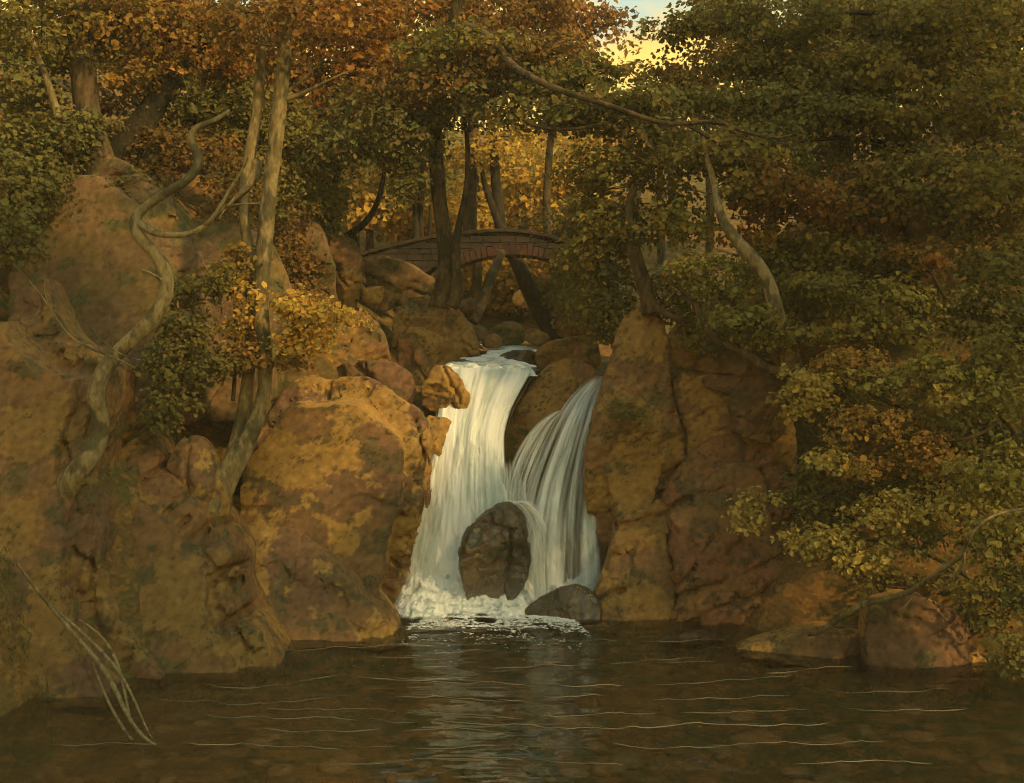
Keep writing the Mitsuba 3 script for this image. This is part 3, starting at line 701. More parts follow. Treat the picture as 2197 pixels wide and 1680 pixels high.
def strands(pts, count, seed, w0=0.012, w1=0.035, lift=0.05, span=(0.25, 0.8)):
    """Separate ropes of water lying on a sheet."""
    rng = np.random.default_rng(seed)
    m, n = pts.shape[:2]
    Vs, Fs, at = [], [], 0
    for k in range(count):
        a = rng.uniform(0, 1 - span[0]) if rng.random() < 0.75 else 0
        b = min(1, a + rng.uniform(*span))
        t = np.linspace(a, b, 26)
        w = np.clip(rng.uniform(0, 1) + 0.03 * np.sin(t * rng.uniform(2, 7) + rng.uniform(0, 6)), 0, 1)
        c = np.stack([map_coordinates(pts[..., j], [t * (m - 1), w * (n - 1) * np.ones_like(t)], order=1) for j in range(3)], -1)
        c[:, 1] -= lift * rng.random()
        r = rng.uniform(w0, w1) * np.sin(np.pi * np.linspace(0.06, 0.97, 26)) ** 0.6
        mesh = tube_mesh(c, r, 5, 0.2, seed + k, step=max(0.03, np.linalg.norm(c[-1] - c[0]) / 24), cap=False)
        Vs.append(mesh.vertices); Fs.append(mesh.faces + at)
        at += len(mesh.vertices)
    return np.vstack(Vs), np.vstack(Fs)


MAIN = [(936, 1152, 786, 20.75), (938, 1150, 796, 20.45), (938, 1130, 830, 20.15), (938, 1112, 862, 19.95), (935, 1098, 890, 19.80), (928, 1088, 940, 19.55), (918, 1090, 1000, 19.35),
        (904, 1100, 1070, 19.15), (884, 1118, 1150, 19.05), (862, 1146, 1230, 18.95), (850, 1180, 1320, 18.88)]
SIDE = [(1274, 1318, 806, 20.3), (1250, 1316, 824, 20.05), (1220, 1312, 856, 19.75), (1192, 1308, 900, 19.50), (1158, 1304, 970, 19.30), (1126, 1302, 1050, 19.15), (1106, 1306, 1130, 19.05), (1092, 1314, 1210, 18.98), (1080, 1322, 1320, 18.92)]
THIN = [(1196, 1216, 880, 19.52), (1165, 1196, 898, 19.42), (1130, 1176, 935, 19.34), (1100, 1150, 990, 19.27), (1084, 1134, 1050, 19.2), (1076, 1150, 1130, 19.1), (1070, 1170, 1230, 19.0), (1066, 1180, 1320, 18.95)]
MID_ = [(1070, 1116, 985, 19.33), (1066, 1130, 1040, 19.25), (1058, 1150, 1100, 19.18), (1050, 1170, 1180, 19.08), (1040, 1180, 1320, 18.95)]
VEIL = [(1084, 1112, 1073, 18.02), (1100, 1136, 1076, 17.95), (1122, 1160, 1098, 18.0), (1134, 1178, 1140, 18.1), (1140, 1178, 1200, 18.2), (1144, 1180, 1290, 18.3)]
p_, f_, u_ = sheet(MAIN, 3, n=220, m=280, relief=0.05, freq=8.0)
structure('waterfall', mikit.ply((p_.reshape(-1, 3), f_), 'foam', smooth=True, uv=u_))
p2_, f_, u_ = sheet(MAIN, 4, n=90, m=140, relief=0.05, freq=8.0)
p2_[..., 1] += 0.07                                          # a second layer of water close behind the first
part('back_water', mikit.ply((p2_.reshape(-1, 3), f_), 'thin_water', smooth=True, uv=u_), 'waterfall')
for rows, sd, name, mat, cnt in ((MAIN, 3, None, None, 26), (SIDE, 5, 'side_fall', 'thin_water', 24), (MID_, 6, 'middle_fall', 'thin_water', 10), (THIN, 7, 'ribbon_fall', 'thin_water', 26), (VEIL, 9, 'veil', 'thin_water', 24)):
    p_, f_, u_ = sheet(rows, sd, n=120, m=200, bulge=0.10, relief=0.045, freq=8.0)
    if name:
        part(name, mikit.ply((p_.reshape(-1, 3), f_), mat, smooth=True, uv=u_), 'waterfall')
    part('strand', mikit.ply(strands(p_, cnt, sd + 20, 0.002, 0.006, 0.03, (0.15, 0.5)), 'spray', smooth=True), 'waterfall', kind='stuff')

def lip(x, y):
    a = np.abs(np.sin(x * 7.5 + 2.0 * meshkit.noise(np.stack([x * 2, y * 2, 0 * x], -1), 4)))
    e = np.clip(1 - np.abs(y - 20.62) / 0.20, 0, 1)
    w = np.clip(np.minimum(x + 1.36, 0.46 - x) / 0.12, 0, 1)
    return 3.80 + w * smooth01(e * 1.4) * (0.10 + 0.09 * a + 0.07 * meshkit.fbm(np.stack([x * 9, y * 9, 0 * x], -1), 3, 6))


part('brink_foam', mikit.ply(grid_mesh(np.linspace(-1.38, 0.48, 130), np.linspace(20.4, 20.85, 40), lip), 'churn', smooth=True), 'waterfall')
STREAM = [(1030, 1075, 738, 28.5), (1036, 1130, 745, 26.5), (1050, 1165, 752, 24.5), (1040, 1120, 760, 22.8), (985, 1080, 770, 21.9), (950, 1150, 783, 21.2), (940, 1155, 788, 20.7)]
p_, f_, u_ = sheet(STREAM, 13, n=60, m=120, bulge=0.0, relief=0.03, freq=9)
p_[..., 2] += 0.10 * (meshkit.fbm(p_ * np.array([2.2, 3.5, 1]), 3, 5) - 0.5)
structure('stream', mikit.ply((p_.reshape(-1, 3), f_), 'churn', smooth=True))


def base_foam(x, y):
    e = np.clip((y - 17.72 - 0.75 * (meshkit.fbm(np.stack([x * 4, y * 1.5, 0 * x], -1), 4, 3) - 0.25) - 0.42 * smooth01((x - 0.1) / 0.4)) / 1.2, 0, 1)
    b = 1 - np.abs(meshkit.fbm(np.stack([x * 3.0, y * 4.5, 0 * x], -1), 4, 17) - 0.5) * 3.2
    f = meshkit.fbm(np.stack([x * 9, y * 12, 0 * x], -1), 3, 19)
    edge = np.clip(np.minimum(x + 2.05, 1.62 - x) / 0.3, 0, 1)
    g = 1 - np.abs(meshkit.fbm(np.stack([x * 13, y * 16, 0 * x], -1), 4, 23) - 0.5) * 3
    return np.where(e * edge <= 0, -0.6, -0.02) + edge * e ** 0.8 * (0.07 + 0.17 * b + 0.17 * f + 0.11 * g + 0.26 * e)


V_, F_ = grid_mesh(np.linspace(-2.1, 1.7, 330), np.linspace(17.5, 19.1, 170), base_foam)
part('boiling_foam', mikit.ply((V_, F_[(V_[F_][..., 2] > -0.3).all(1)]), 'churn', smooth=True), 'waterfall')


def specks(pts, r, squash=1.0):
    o = trimesh.convex.convex_hull(np.vstack([np.eye(3), -np.eye(3)]))
    V = (o.vertices[None] * (np.array([1, 1, squash]) * r[:, None])[:, None] + pts[:, None]).reshape(-1, 3)
    return V, (o.faces[None] + (np.arange(len(pts)) * len(o.vertices))[:, None, None]).reshape(-1, 3)


q = np.random.default_rng(31)
n_ = 15000
sx = q.uniform(-1.9, 1.6, n_)
sz = q.exponential(0.26, n_)
sy = 18.85 - q.random(n_) ** 1.4 * 0.95
part('spray', mikit.ply(specks(np.stack([sx, sy, 0.12 + sz], 1), q.uniform(0.0015, 0.0055, n_)), 'spray', smooth=True), 'waterfall', kind='stuff')
n_ = 4200
fy = 17.98 - q.exponential(0.42, n_)
fx = q.uniform(-1.9, 1.0, n_) * (1 + 0.28 * np.clip(17.75 - fy, 0, 3))
ok = (fx > LEFT(fy) + 0.5) & (fx < 2.6) & (fy > 14.9) & (meshkit.noise(np.stack([fx * 2.5, fy * 6, 0 * fx], -1), 3) > 0.38)
fr = q.uniform(0.004, 0.016, n_) * np.clip(1.5 - 0.6 * (17.75 - fy), 0.45, 1.5)
V_, F_ = specks(np.zeros((ok.sum(), 3)), fr[ok], 0.35)
V_ = V_.reshape(-1, 6, 3) * np.stack([q.uniform(1.0, 3.2, ok.sum()), np.ones(ok.sum()), np.ones(ok.sum())], -1)[:, None] + np.stack([fx, fy, pool_z(fx, fy) + 0.003], 1)[ok][:, None]
single('foam_flecks', mikit.ply((V_.reshape(-1, 3), F_), 'spray', smooth=True), 'white flecks of foam drifting on the pool below the fall', 'foam', kind='stuff')

# ------------------------------------------------------------------ the bridge
BY, BS = 27.0, 27.0 / FOC
br = thing('footbridge', 'small humped stone footbridge arching over the stream above the fall', 'bridge')
bx0, bz0 = P(1100, 590, BY)[[0, 2]]


def bridge_piece(poly, y0, y1, mat, name, inset=0.008):
    g = poly.buffer(-inset)
    if g.is_empty or g.geom_type != 'Polygon' or g.area < 0.004:
        return
    m = trimesh.creation.extrude_polygon(g, y1 - y0, engine='earcut')
    m.vertices = np.stack([m.vertices[:, 0] + bx0, BY + y0 + m.vertices[:, 2], m.vertices[:, 1] + bz0], -1)
    m.invert()
    part(name, mikit.ply(m, mat), br)


def top_z(x):
    return 1.06 - np.where(x > -0.2, 0.105, 0.042) * (x + 0.2) ** 2 - 0.02 * np.abs(x + 0.2)


HALF, RISE_ = 1.75, 0.50
RAD = (HALF ** 2 + RISE_ ** 2) / (2 * RISE_)
CZ = RISE_ - RAD
A0 = math.asin(HALF / RAD)
brng = np.random.default_rng(4)
NV = 27
ext = shapely.Point(0, CZ).buffer(RAD + 0.26, 128)
for k in range(NV):
    a, b = -A0 + 2 * A0 * k / NV, -A0 + 2 * A0 * (k + 1) / NV
    r1 = RAD + 0.26 + brng.uniform(-0.02, 0.02)
    poly = shapely.Polygon([(RAD * math.sin(a), CZ + RAD * math.cos(a)), (RAD * math.sin(b), CZ + RAD * math.cos(b)), (r1 * math.sin(b), CZ + r1 * math.cos(b)), (r1 * math.sin(a), CZ + r1 * math.cos(a))])
    bridge_piece(poly, -brng.uniform(0.0, 0.03), 1.5, 'stone_red', 'arch_stone')
xs = np.linspace(-3.9, 2.6, 60)
wall = shapely.Polygon([(x, top_z(x)) for x in xs] + [(2.6, -0.6), (-2.2, -0.6), (-3.9, 0.30)]).difference(ext)
z0 = -0.6
row = 0
while z0 < 1.1:
    h_ = brng.uniform(0.13, 0.19)
    x0 = -3.9 - brng.uniform(0, 0.2)
    while x0 < 2.6:
        w_ = brng.uniform(0.22, 0.42)
        g = wall.intersection(shapely.box(x0, z0, x0 + w_, z0 + h_))
        for gg in getattr(g, 'geoms', [g]):
            bridge_piece(gg, 0.03 + brng.uniform(0, 0.03), 1.46, 'stone_grey', 'wall_stone', 0.007)
        x0 += w_
    z0 += h_
x0 = -3.9
while x0 < 2.5:
    w_ = brng.uniform(0.3, 0.45)
    bridge_piece(shapely.Polygon([(x0, top_z(x0) + 0.004), (x0 + w_, top_z(x0 + w_) + 0.004), (x0 + w_, top_z(x0 + w_) + 0.09), (x0, top_z(x0) + 0.09)]), -0.04, 0.35, 'stone_grey', 'coping_stone', 0.006)
    x0 += w_
core = wall.buffer(-0.06)
m = trimesh.creation.extrude_polygon(max(getattr(core, 'geoms', [core]), key=lambda g: g.area), 1.2, engine='earcut')
m.vertices = np.stack([m.vertices[:, 0] + bx0, BY + 0.12 + m.vertices[:, 2], m.vertices[:, 1] + bz0], -1)
part('core', mikit.ply(m, 'stone_grey'), br)

# ------------------------------------------------------------------ trees
def tree(name, label, trunks, blobs, bark, seed, cat='tree', group=None, leaf=0.105, clump=0.30, cover=1.0, limbs=(), bark_r=0.10, **k):
    t = thing(name, label, cat, group)
    for i, tr in enumerate(trunks):
        part('trunk', mikit.ply(limb(tr, 16 if tr[0][2] < 30 else 8, bark_r, seed + i, 0.06 if tr[0][2] < 30 else 0.25), bark, smooth=True), t)
    for i, l in enumerate(limbs):
        part('branch', mikit.ply(limb(l, 9, 0.08, seed + 40 + i), bark, smooth=True), t)
    if blobs:
        V, F, C, tw = crown_mesh(blobs, seed, leaf=leaf, clump=clump, cover=cover, **k)
        part('crown', mikit.ply((V, F), 'leaf', smooth=False, color=C), t, kind='stuff')
        if blobs[0][2] < 31 and name != 'unseen_shade_tree':
            part('twig', mikit.ply(trimesh.util.concatenate(tw), bark, smooth=True), t, kind='stuff')
    return t


# the pale pair by the pool
tree('birch_tree', 'tall pale lichened tree with two curving stems rooted between the boulders',
     [[(440, 1150, 17.3, 79), (478, 1040, 16.75, 57), (505, 990, 16.85, 49), (545, 915, 16.95, 38), (567, 840, 17.00, 31), (566, 740, 17.05, 33), (560, 640, 17.05, 36), (568, 540, 17.05, 34), (578, 430, 17.05, 33), (592, 300, 17.05, 31), (604, 190, 17.05, 30), (614, 90, 17.05, 26), (628, -40, 17.05, 23)],
      [(455, 1140, 17.3, 53), (480, 1035, 17.05, 36), (512, 930, 17.20, 30), (533, 800, 17.25, 28), (541, 660, 17.30, 26), (540, 560, 17.35, 24), (524, 470, 17.35, 22), (530, 370, 17.35, 24), (548, 260, 17.35, 22), (560, 120, 17.35, 21), (574, -40, 17.35, 18)]],
     [(560, 60, 16.8, 150, 60, 0.8, 'russet', 0.5), (740, 60, 17.0, 130, 60, 0.8, 'rust', 0.7)],
     'bark_pale', 101, bark_r=0.18,
     limbs=[[(606, 215, 17.05, 12), (660, 195, 16.95, 9), (720, 165, 16.85, 5), (760, 150, 16.85, 3)], [(603, 205, 17.05, 10), (650, 170, 17.15, 7), (700, 120, 17.15, 3)],
            [(552, 345, 17.35, 26), (530, 400, 17.25, 18), (500, 430, 17.15, 8), (470, 470, 17.15, 4)]])
tree('twisted_tree', 'bare twisted tree with a snaking pale trunk growing from the bank',
     [[(120, 1100, 15.55, 74), (158, 1025, 15.1, 51), (195, 973, 15.08, 41), (216, 920, 15.15, 34), (206, 855, 15.05, 36), (226, 790, 15.15, 34), (272, 738, 15.15, 31), (322, 690, 15.15, 31), (352, 640, 15.20, 30), (354, 585, 15.25, 30), (328, 540, 15.25, 26), (296, 502, 15.25, 26), (290, 475, 15.30, 25),
       (318, 440, 15.35, 20), (372, 405, 15.35, 20), (412, 375, 15.40, 22), (426, 335, 15.45, 20), (410, 305, 15.45, 16), (414, 282, 15.45, 15), (444, 264, 15.45, 12), (470, 252, 15.50, 10), (492, 236, 15.55, 6)]],
     [], 'bark_pale', 131, cat='tree', bark_r=0.18,
     limbs=[[(300, 478, 15.25, 16), (326, 497, 15.15, 14), (370, 505, 15.10, 13), (420, 496, 15.10, 12), (452, 474, 15.15, 10), (472, 452, 15.15, 7), (500, 440, 15.20, 5), (562, 436, 15.25, 3)],
            [(440, 482, 15.13, 10), (468, 450, 15.05, 9), (490, 412, 15.05, 8), (510, 380, 15.05, 6), (532, 340, 15.05, 3)], [(345, 600, 15.15, 8), (322, 585, 15.05, 5), (300, 576, 15.05, 2)]])
tree('central_tree', 'tall spotted tree before the bridge with a long dark bough over the stream',
     [[(940, 660, 22.6, 46), (950, 610, 22.6, 35), (956, 550, 22.6, 32), (948, 470, 22.6, 32), (938, 380, 22.6, 32), (934, 300, 22.5, 29), (940, 200, 22.3, 27), (960, 100, 22.0, 24), (985, -40, 21.5, 21)],
      [(968, 660, 22.4, 27), (980, 590, 22.4, 21), (978, 530, 22.4, 19), (986, 480, 22.4, 16), (1000, 410, 22.4, 14), (1004, 340, 22.4, 11), (996, 250, 22.3, 8)]],
     [(820, 265, 22.0, 150, 70, 1.0, 'moss'), (710, 330, 22.0, 90, 60, 0.7, 'moss', 0.8), (870, 335, 22.0, 80, 34, 0.6, 'moss', 0.7), (1000, 260, 22.2, 80, 36, 0.6, 'moss', 0.6), (930, 200, 21.8, 190, 60, 1.2, 'russet'), (890, 420, 21.9, 50, 32, 0.5, 'moss'),
      (1080, 210, 21.0, 120, 40, 0.7, 'moss'), (1180, 240, 20.0, 130, 36, 0.6, 'moss'), (1290, 250, 19.3, 110, 34, 0.6, 'moss'), (1390, 215, 19.0, 130, 32, 0.6, 'moss'), (1400, 285, 18.8, 90, 26, 0.5, 'moss', 0.8), (990, 110, 21.4, 150, 50, 0.9, 'olive'), (1120, 120, 20.8, 150, 45, 0.8, 'russet'), (1230, 170, 20.2, 120, 34, 0.6, 'moss')],
     'bark_brown', 151, leaf=0.12, clump=0.34,
     limbs=[[(955, 120, 21.80, 20.4), (1010, 60, 21.40, 20.4), (1060, 92, 21.00, 19.0), (1112, 150, 19.70, 17.7), (1180, 185, 19.10, 15.0), (1270, 215, 18.50, 12.9), (1360, 245, 18.10, 11.6), (1440, 266, 17.90, 10.9), (1530, 262, 17.70, 9.5), (1600, 282, 17.60, 8.2), (1700, 288, 17.50, 3.4)],
            [(1475, 268, 17.85, 9), (1520, 295, 17.70, 8), (1570, 325, 17.60, 5), (1640, 348, 17.50, 3)], [(1100, 240, 19.70, 9), (1160, 272, 19.30, 9), (1240, 276, 18.90, 8), (1300, 262, 18.50, 6)], [(1560, 272, 17.65, 8), (1600, 298, 17.60, 5), (1640, 310, 17.60, 3)]])
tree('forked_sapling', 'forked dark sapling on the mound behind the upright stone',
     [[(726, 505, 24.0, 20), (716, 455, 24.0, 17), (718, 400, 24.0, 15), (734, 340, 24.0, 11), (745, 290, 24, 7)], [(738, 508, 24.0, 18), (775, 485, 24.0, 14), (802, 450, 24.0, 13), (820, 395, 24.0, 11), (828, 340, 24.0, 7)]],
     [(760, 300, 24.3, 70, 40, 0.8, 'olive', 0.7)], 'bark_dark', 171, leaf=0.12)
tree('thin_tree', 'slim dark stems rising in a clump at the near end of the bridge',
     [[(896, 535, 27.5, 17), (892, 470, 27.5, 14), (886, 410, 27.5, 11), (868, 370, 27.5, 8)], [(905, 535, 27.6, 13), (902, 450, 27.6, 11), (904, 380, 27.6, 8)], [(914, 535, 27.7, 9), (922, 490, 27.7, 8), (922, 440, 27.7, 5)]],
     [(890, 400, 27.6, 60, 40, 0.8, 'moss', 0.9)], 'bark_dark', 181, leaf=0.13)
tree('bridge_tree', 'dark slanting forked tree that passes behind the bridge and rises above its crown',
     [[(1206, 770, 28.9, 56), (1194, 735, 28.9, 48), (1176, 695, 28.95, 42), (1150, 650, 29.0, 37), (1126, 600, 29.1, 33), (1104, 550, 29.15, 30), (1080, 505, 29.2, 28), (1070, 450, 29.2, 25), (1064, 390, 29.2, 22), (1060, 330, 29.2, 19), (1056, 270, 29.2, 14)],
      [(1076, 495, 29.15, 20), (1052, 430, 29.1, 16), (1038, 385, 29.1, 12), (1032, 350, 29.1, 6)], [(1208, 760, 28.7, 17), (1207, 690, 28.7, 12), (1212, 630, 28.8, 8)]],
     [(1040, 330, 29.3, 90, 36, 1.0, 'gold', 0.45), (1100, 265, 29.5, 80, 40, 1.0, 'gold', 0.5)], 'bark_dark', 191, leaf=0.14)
tree('bush', 'olive bush hanging over the far end of the bridge', [], [(1215, 620, 25.2, 44, 50, 0.6, 'olive', 0.9), (1245, 560, 25.2, 56, 46, 0.7, 'olive', 0.9), (1250, 660, 24.6, 34, 34, 0.4, 'amber', 0.7)], 'bark_brown', 203, cat='bush', leaf=0.11,
     limbs=[[(1262, 720, 25.2, 10), (1250, 650, 25.2, 8), (1240, 570, 25.2, 4)]])
single('leaning_log', mikit.ply(limb([(1016, 692, 24.0, 24), (1034, 650, 24.2, 23), (1050, 605, 24.6, 22), (1066, 565, 25.2, 19), (1078, 540, 25.7, 15)], 12, 0.1, 7), 'bark_brown', smooth=True), 'bare brown log propped against the arch of the bridge', 'log')
tree('cliff_tree', 'short brown tree rooted on top of the tan slab',
     [[(1398, 672, 18.9, 46), (1390, 640, 18.9, 36), (1380, 605, 18.9, 32), (1366, 560, 18.9, 30), (1356, 520, 18.9, 26), (1350, 470, 18.95, 20), (1360, 400, 19.0, 14)]],
     [(1330, 470, 19.3, 110, 60, 0.8, 'olive'), (1270, 540, 19.6, 80, 45, 0.6, 'olive'), (1400, 430, 19.2, 90, 60, 0.8, 'olive'), (1330, 370, 19.4, 130, 60, 0.9, 'olive'), (1290, 610, 19.8, 60, 50, 0.5, 'moss'), (1310, 660, 19.7, 40, 40, 0.4, 'moss')],
     'bark_brown', 211, limbs=[[(1388, 625, 18.85, 18), (1406, 655, 18.8, 16), (1450, 682, 18.6, 14), (1500, 694, 18.4, 11), (1545, 720, 18.3, 7)]])
tree('leaning_tree', 'pale leaning trunk bent towards the stream among the olive shrubs',
     [[(1700, 800, 17.5, 46), (1684, 730, 17.2, 40), (1668, 680, 17.0, 36), (1658, 640, 16.95, 32), (1640, 590, 16.95, 29), (1606, 545, 17.0, 30), (1572, 505, 17.1, 24), (1548, 465, 17.2, 20), (1538, 420, 17.4, 16), (1520, 350, 17.7, 12), (1505, 280, 17.9, 8)]],
     [(1500, 380, 17.9, 120, 60, 0.9, 'olive'), (1620, 400, 18.0, 110, 50, 0.9, 'russet'), (1460, 470, 18.1, 80, 50, 0.7, 'olive'), (1560, 330, 18.2, 110, 45, 0.8, 'olive')], 'bark_pale', 221)
single('creeping_root', mikit.ply(limb([(1412, 592, 17.80, 6), (1450, 612, 17.70, 9), (1484, 645, 17.60, 11), (1510, 692, 17.50, 14), (1545, 732, 17.40, 17), (1600, 758, 17.30, 20), (1640, 788, 17.25, 22), (1700, 798, 17.20, 18), (1760, 830, 17.20, 10)], 10, 0.12, 8), 'bark_brown', smooth=True),
       'long curved root creeping down over the flat ledge stones', 'root')

# bare wood at the water's edge
fb = thing('fallen_branch', 'pale bare forked branch arching down over the low tan shelf', 'branch')
for seg in ([(1735, 1360, 15.85, 9), (1790, 1335, 15.4, 13), (1850, 1298, 15.1, 14), (1910, 1282, 14.9, 14), (1965, 1262, 14.4, 12), (2020, 1222, 13.8, 11), (2066, 1185, 13.4, 10), (2082, 1150, 13.2, 8), (2112, 1118, 13.1, 7), (2160, 1098, 13.1, 6), (2230, 1088, 13.1, 6)],
            [(2068, 1184, 13.4, 7), (2064, 1215, 13.5, 6), (2030, 1250, 13.7, 4.5), (1985, 1290, 14.0, 3)], [(1962, 1265, 14.6, 6), (1950, 1290, 14.6, 5), (1925, 1312, 14.7, 3)]):
    part('limb', mikit.ply(limb(seg, 8, 0.08, 5), 'bark_pale', smooth=True), fb)
rt = thing('bare_roots', 'tangle of thin bare roots trailing down the rust brown bank boulder into the water', 'root')
for i, seg in enumerate(([(40, 1210, 14.6, 5), (60, 1240, 14.25, 6), (150, 1350, 14.15, 9), (225, 1440, 13.8, 11), (262, 1510, 13.3, 10), (334, 1600, 12.55, 6)], [(110, 1300, 14.3, 4), (190, 1370, 14.1, 7), (260, 1450, 13.7, 7), (300, 1530, 13.2, 5), (345, 1610, 12.5, 3)],
                         [(170, 1330, 14.3, 4), (250, 1420, 13.9, 7), (270, 1500, 13.4, 7), (290, 1570, 12.85, 4)], [(200, 1420, 14.0, 4), (230, 1500, 13.5, 6), (270, 1570, 12.9, 7), (310, 1620, 12.4, 4)])):
    part('root', mikit.ply(limb(seg, 7, 0.1, 15 + i), 'bark_pale', smooth=True), rt)
tw = thing('dead_twig', 'thin dead twigs hanging beside the rounded rust boulder', 'twig')
for i, seg in enumerate(([(20, 560, 14.75, 2), (60, 600, 14.65, 3), (110, 665, 14.55, 4), (150, 720, 14.55, 5), (200, 750, 14.55, 5), (290, 790, 14.65, 3)], [(98, 590, 14.55, 2), (96, 625, 14.55, 2.5), (112, 667, 14.55, 3)], [(195, 700, 14.45, 2), (235, 745, 14.45, 4), (300, 772, 14.55, 2)])):
    part('stem', mikit.ply(limb(seg, 6, 0.06, 25 + i), 'bark_pale', smooth=True), tw)

# trunks up the near bank
tree('bank_tree', 'straight grey trunk at the top of the bank above the mossy dome',
     [[(225, 430, 19.6, 100), (212, 360, 19.6, 80), (198, 290, 19.6, 64), (186, 230, 19.6, 56), (178, 150, 19.6, 54), (172, 70, 19.6, 52), (168, -60, 19.6, 48)]],
     [(80, 60, 19.4, 150, 80, 1.2, 'olive'), (260, 50, 19.8, 120, 70, 1.0, 'amber', 0.9), (40, 180, 19.4, 80, 70, 0.9, 'moss'), (300, 160, 20.2, 80, 50, 0.8, 'amber', 0.7)], 'bark_brown', 231)
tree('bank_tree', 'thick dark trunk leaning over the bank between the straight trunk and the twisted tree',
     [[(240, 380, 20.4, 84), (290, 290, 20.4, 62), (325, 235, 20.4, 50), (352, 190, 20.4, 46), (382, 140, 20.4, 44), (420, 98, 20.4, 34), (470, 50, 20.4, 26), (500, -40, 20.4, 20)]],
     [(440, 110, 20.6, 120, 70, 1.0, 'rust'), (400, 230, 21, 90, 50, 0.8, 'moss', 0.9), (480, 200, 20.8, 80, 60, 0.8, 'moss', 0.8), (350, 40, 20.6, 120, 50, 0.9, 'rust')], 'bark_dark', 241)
tree('bank_tree', 'slender pale stem with a fork at the margin of the bank', [[(150, 330, 19.0, 24), (125, 250, 19.0, 18), (100, 170, 19.0, 14), (70, 90, 19.0, 12), (60, -40, 19, 9)]], [(20, 320, 18.6, 90, 90, 1.0, 'moss'), (20, 430, 17.6, 70, 80, 0.8, 'moss')], 'bark_pale', 251)

# the leafy roof
tree('maple_tree', 'russet crowned tree spreading above the pale pair of stems', [[(700, 560, 24.5, 30), (690, 400, 24.6, 26), (680, 250, 24.8, 22), (700, 60, 25, 16)]],
     [(700, 80, 24.5, 190, 90, 1.4, 'rust'), (850, 60, 24.5, 170, 70, 1.4, 'rust'), (660, 200, 24.5, 130, 70, 1.0, 'rust'), (800, 170, 24.3, 160, 60, 1.0, 'rust'), (1000, 30, 24.8, 150, 60, 1.2, 'russet'), (560, 160, 24.6, 100, 90, 1.0, 'russet')], 'bark_brown', 261, leaf=0.13, clump=0.38)
tree('maple_tree', 'russet tree whose crown edges the bright gap of sky', [[(1180, 560, 34, 20), (1175, 380, 34, 17), (1190, 220, 34, 14), (1200, 60, 34, 9)]],
     [(1150, 50, 34, 130, 70, 1.6, 'rust'), (1235, 40, 34.5, 62, 55, 1.2, 'rust', 0.8), (1240, 120, 34, 46, 32, 1.0, 'amber', 0.8), (1100, 120, 34, 130, 60, 1.5, 'russet'), (1200, 120, 34, 80, 40, 1.2, 'amber'), (1250, 190, 33, 70, 30, 1.0, 'olive'), (1310, 70, 34, 30, 18, 0.5, 'rust', 0.9), (1345, 30, 33.5, 26, 12, 0.5, 'rust', 0.7), (1395, 75, 33, 22, 12, 0.5, 'amber', 0.8), (1300, 15, 33.5, 30, 16, 0.5, 'rust', 0.8), (1340, 150, 33, 40, 12, 0.5, 'amber', 0.8), (1290, 150, 33.5, 34, 18, 0.6, 'amber', 0.7), (1360, 105, 33, 24, 14, 0.5, 'amber', 0.6)], 'bark_brown', 271, leaf=0.17, clump=0.5)
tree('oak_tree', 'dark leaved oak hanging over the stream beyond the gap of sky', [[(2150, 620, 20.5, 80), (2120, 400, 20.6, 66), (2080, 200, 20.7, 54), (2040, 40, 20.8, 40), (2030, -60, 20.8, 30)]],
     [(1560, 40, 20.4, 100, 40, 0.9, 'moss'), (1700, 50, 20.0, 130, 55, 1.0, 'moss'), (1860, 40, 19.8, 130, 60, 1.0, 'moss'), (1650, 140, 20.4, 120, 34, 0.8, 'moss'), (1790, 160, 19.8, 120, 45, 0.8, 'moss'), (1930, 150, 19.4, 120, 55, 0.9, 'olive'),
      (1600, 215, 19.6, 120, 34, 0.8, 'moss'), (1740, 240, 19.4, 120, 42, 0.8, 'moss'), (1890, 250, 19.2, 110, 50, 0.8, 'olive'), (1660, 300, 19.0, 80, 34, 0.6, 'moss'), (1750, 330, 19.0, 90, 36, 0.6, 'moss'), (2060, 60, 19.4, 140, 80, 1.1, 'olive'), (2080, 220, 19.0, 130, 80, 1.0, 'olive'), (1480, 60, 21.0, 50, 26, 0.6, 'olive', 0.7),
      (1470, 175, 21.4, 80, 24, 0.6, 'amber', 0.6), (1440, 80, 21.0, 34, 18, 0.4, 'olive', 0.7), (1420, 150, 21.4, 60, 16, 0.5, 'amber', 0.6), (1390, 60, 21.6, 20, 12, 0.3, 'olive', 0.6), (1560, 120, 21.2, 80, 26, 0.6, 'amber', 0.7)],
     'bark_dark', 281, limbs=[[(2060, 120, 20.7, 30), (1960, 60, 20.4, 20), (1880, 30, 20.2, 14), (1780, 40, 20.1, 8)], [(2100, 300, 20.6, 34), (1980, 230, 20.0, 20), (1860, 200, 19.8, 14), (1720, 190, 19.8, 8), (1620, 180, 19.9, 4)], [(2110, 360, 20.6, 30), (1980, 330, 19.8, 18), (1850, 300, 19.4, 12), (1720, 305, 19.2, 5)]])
tree('hazel_tree', 'olive brown tree filling the bank under the dark oak', [[(1960, 720, 19.6, 44), (1950, 560, 19.6, 36), (1930, 420, 19.7, 26), (1900, 320, 19.8, 16)]],
     [(1700, 430, 19.0, 130, 60, 0.9, 'rust', 0.8), (1830, 430, 18.8, 140, 70, 1.0, 'russet'), (1990, 400, 18.4, 140, 80, 1.0, 'olive'), (2120, 420, 18.0, 110, 100, 1.0, 'olive'), (1760, 540, 18.8, 110, 50, 0.8, 'olive'), (1890, 560, 18.4, 100, 50, 0.8, 'moss'), (2000, 560, 17.8, 80, 40, 0.7, 'amber', 0.8), (2140, 620, 17.4, 100, 90, 0.9, 'moss'), (1640, 500, 18.8, 70, 36, 0.6, 'amber', 0.8)],
     'bark_brown', 291)

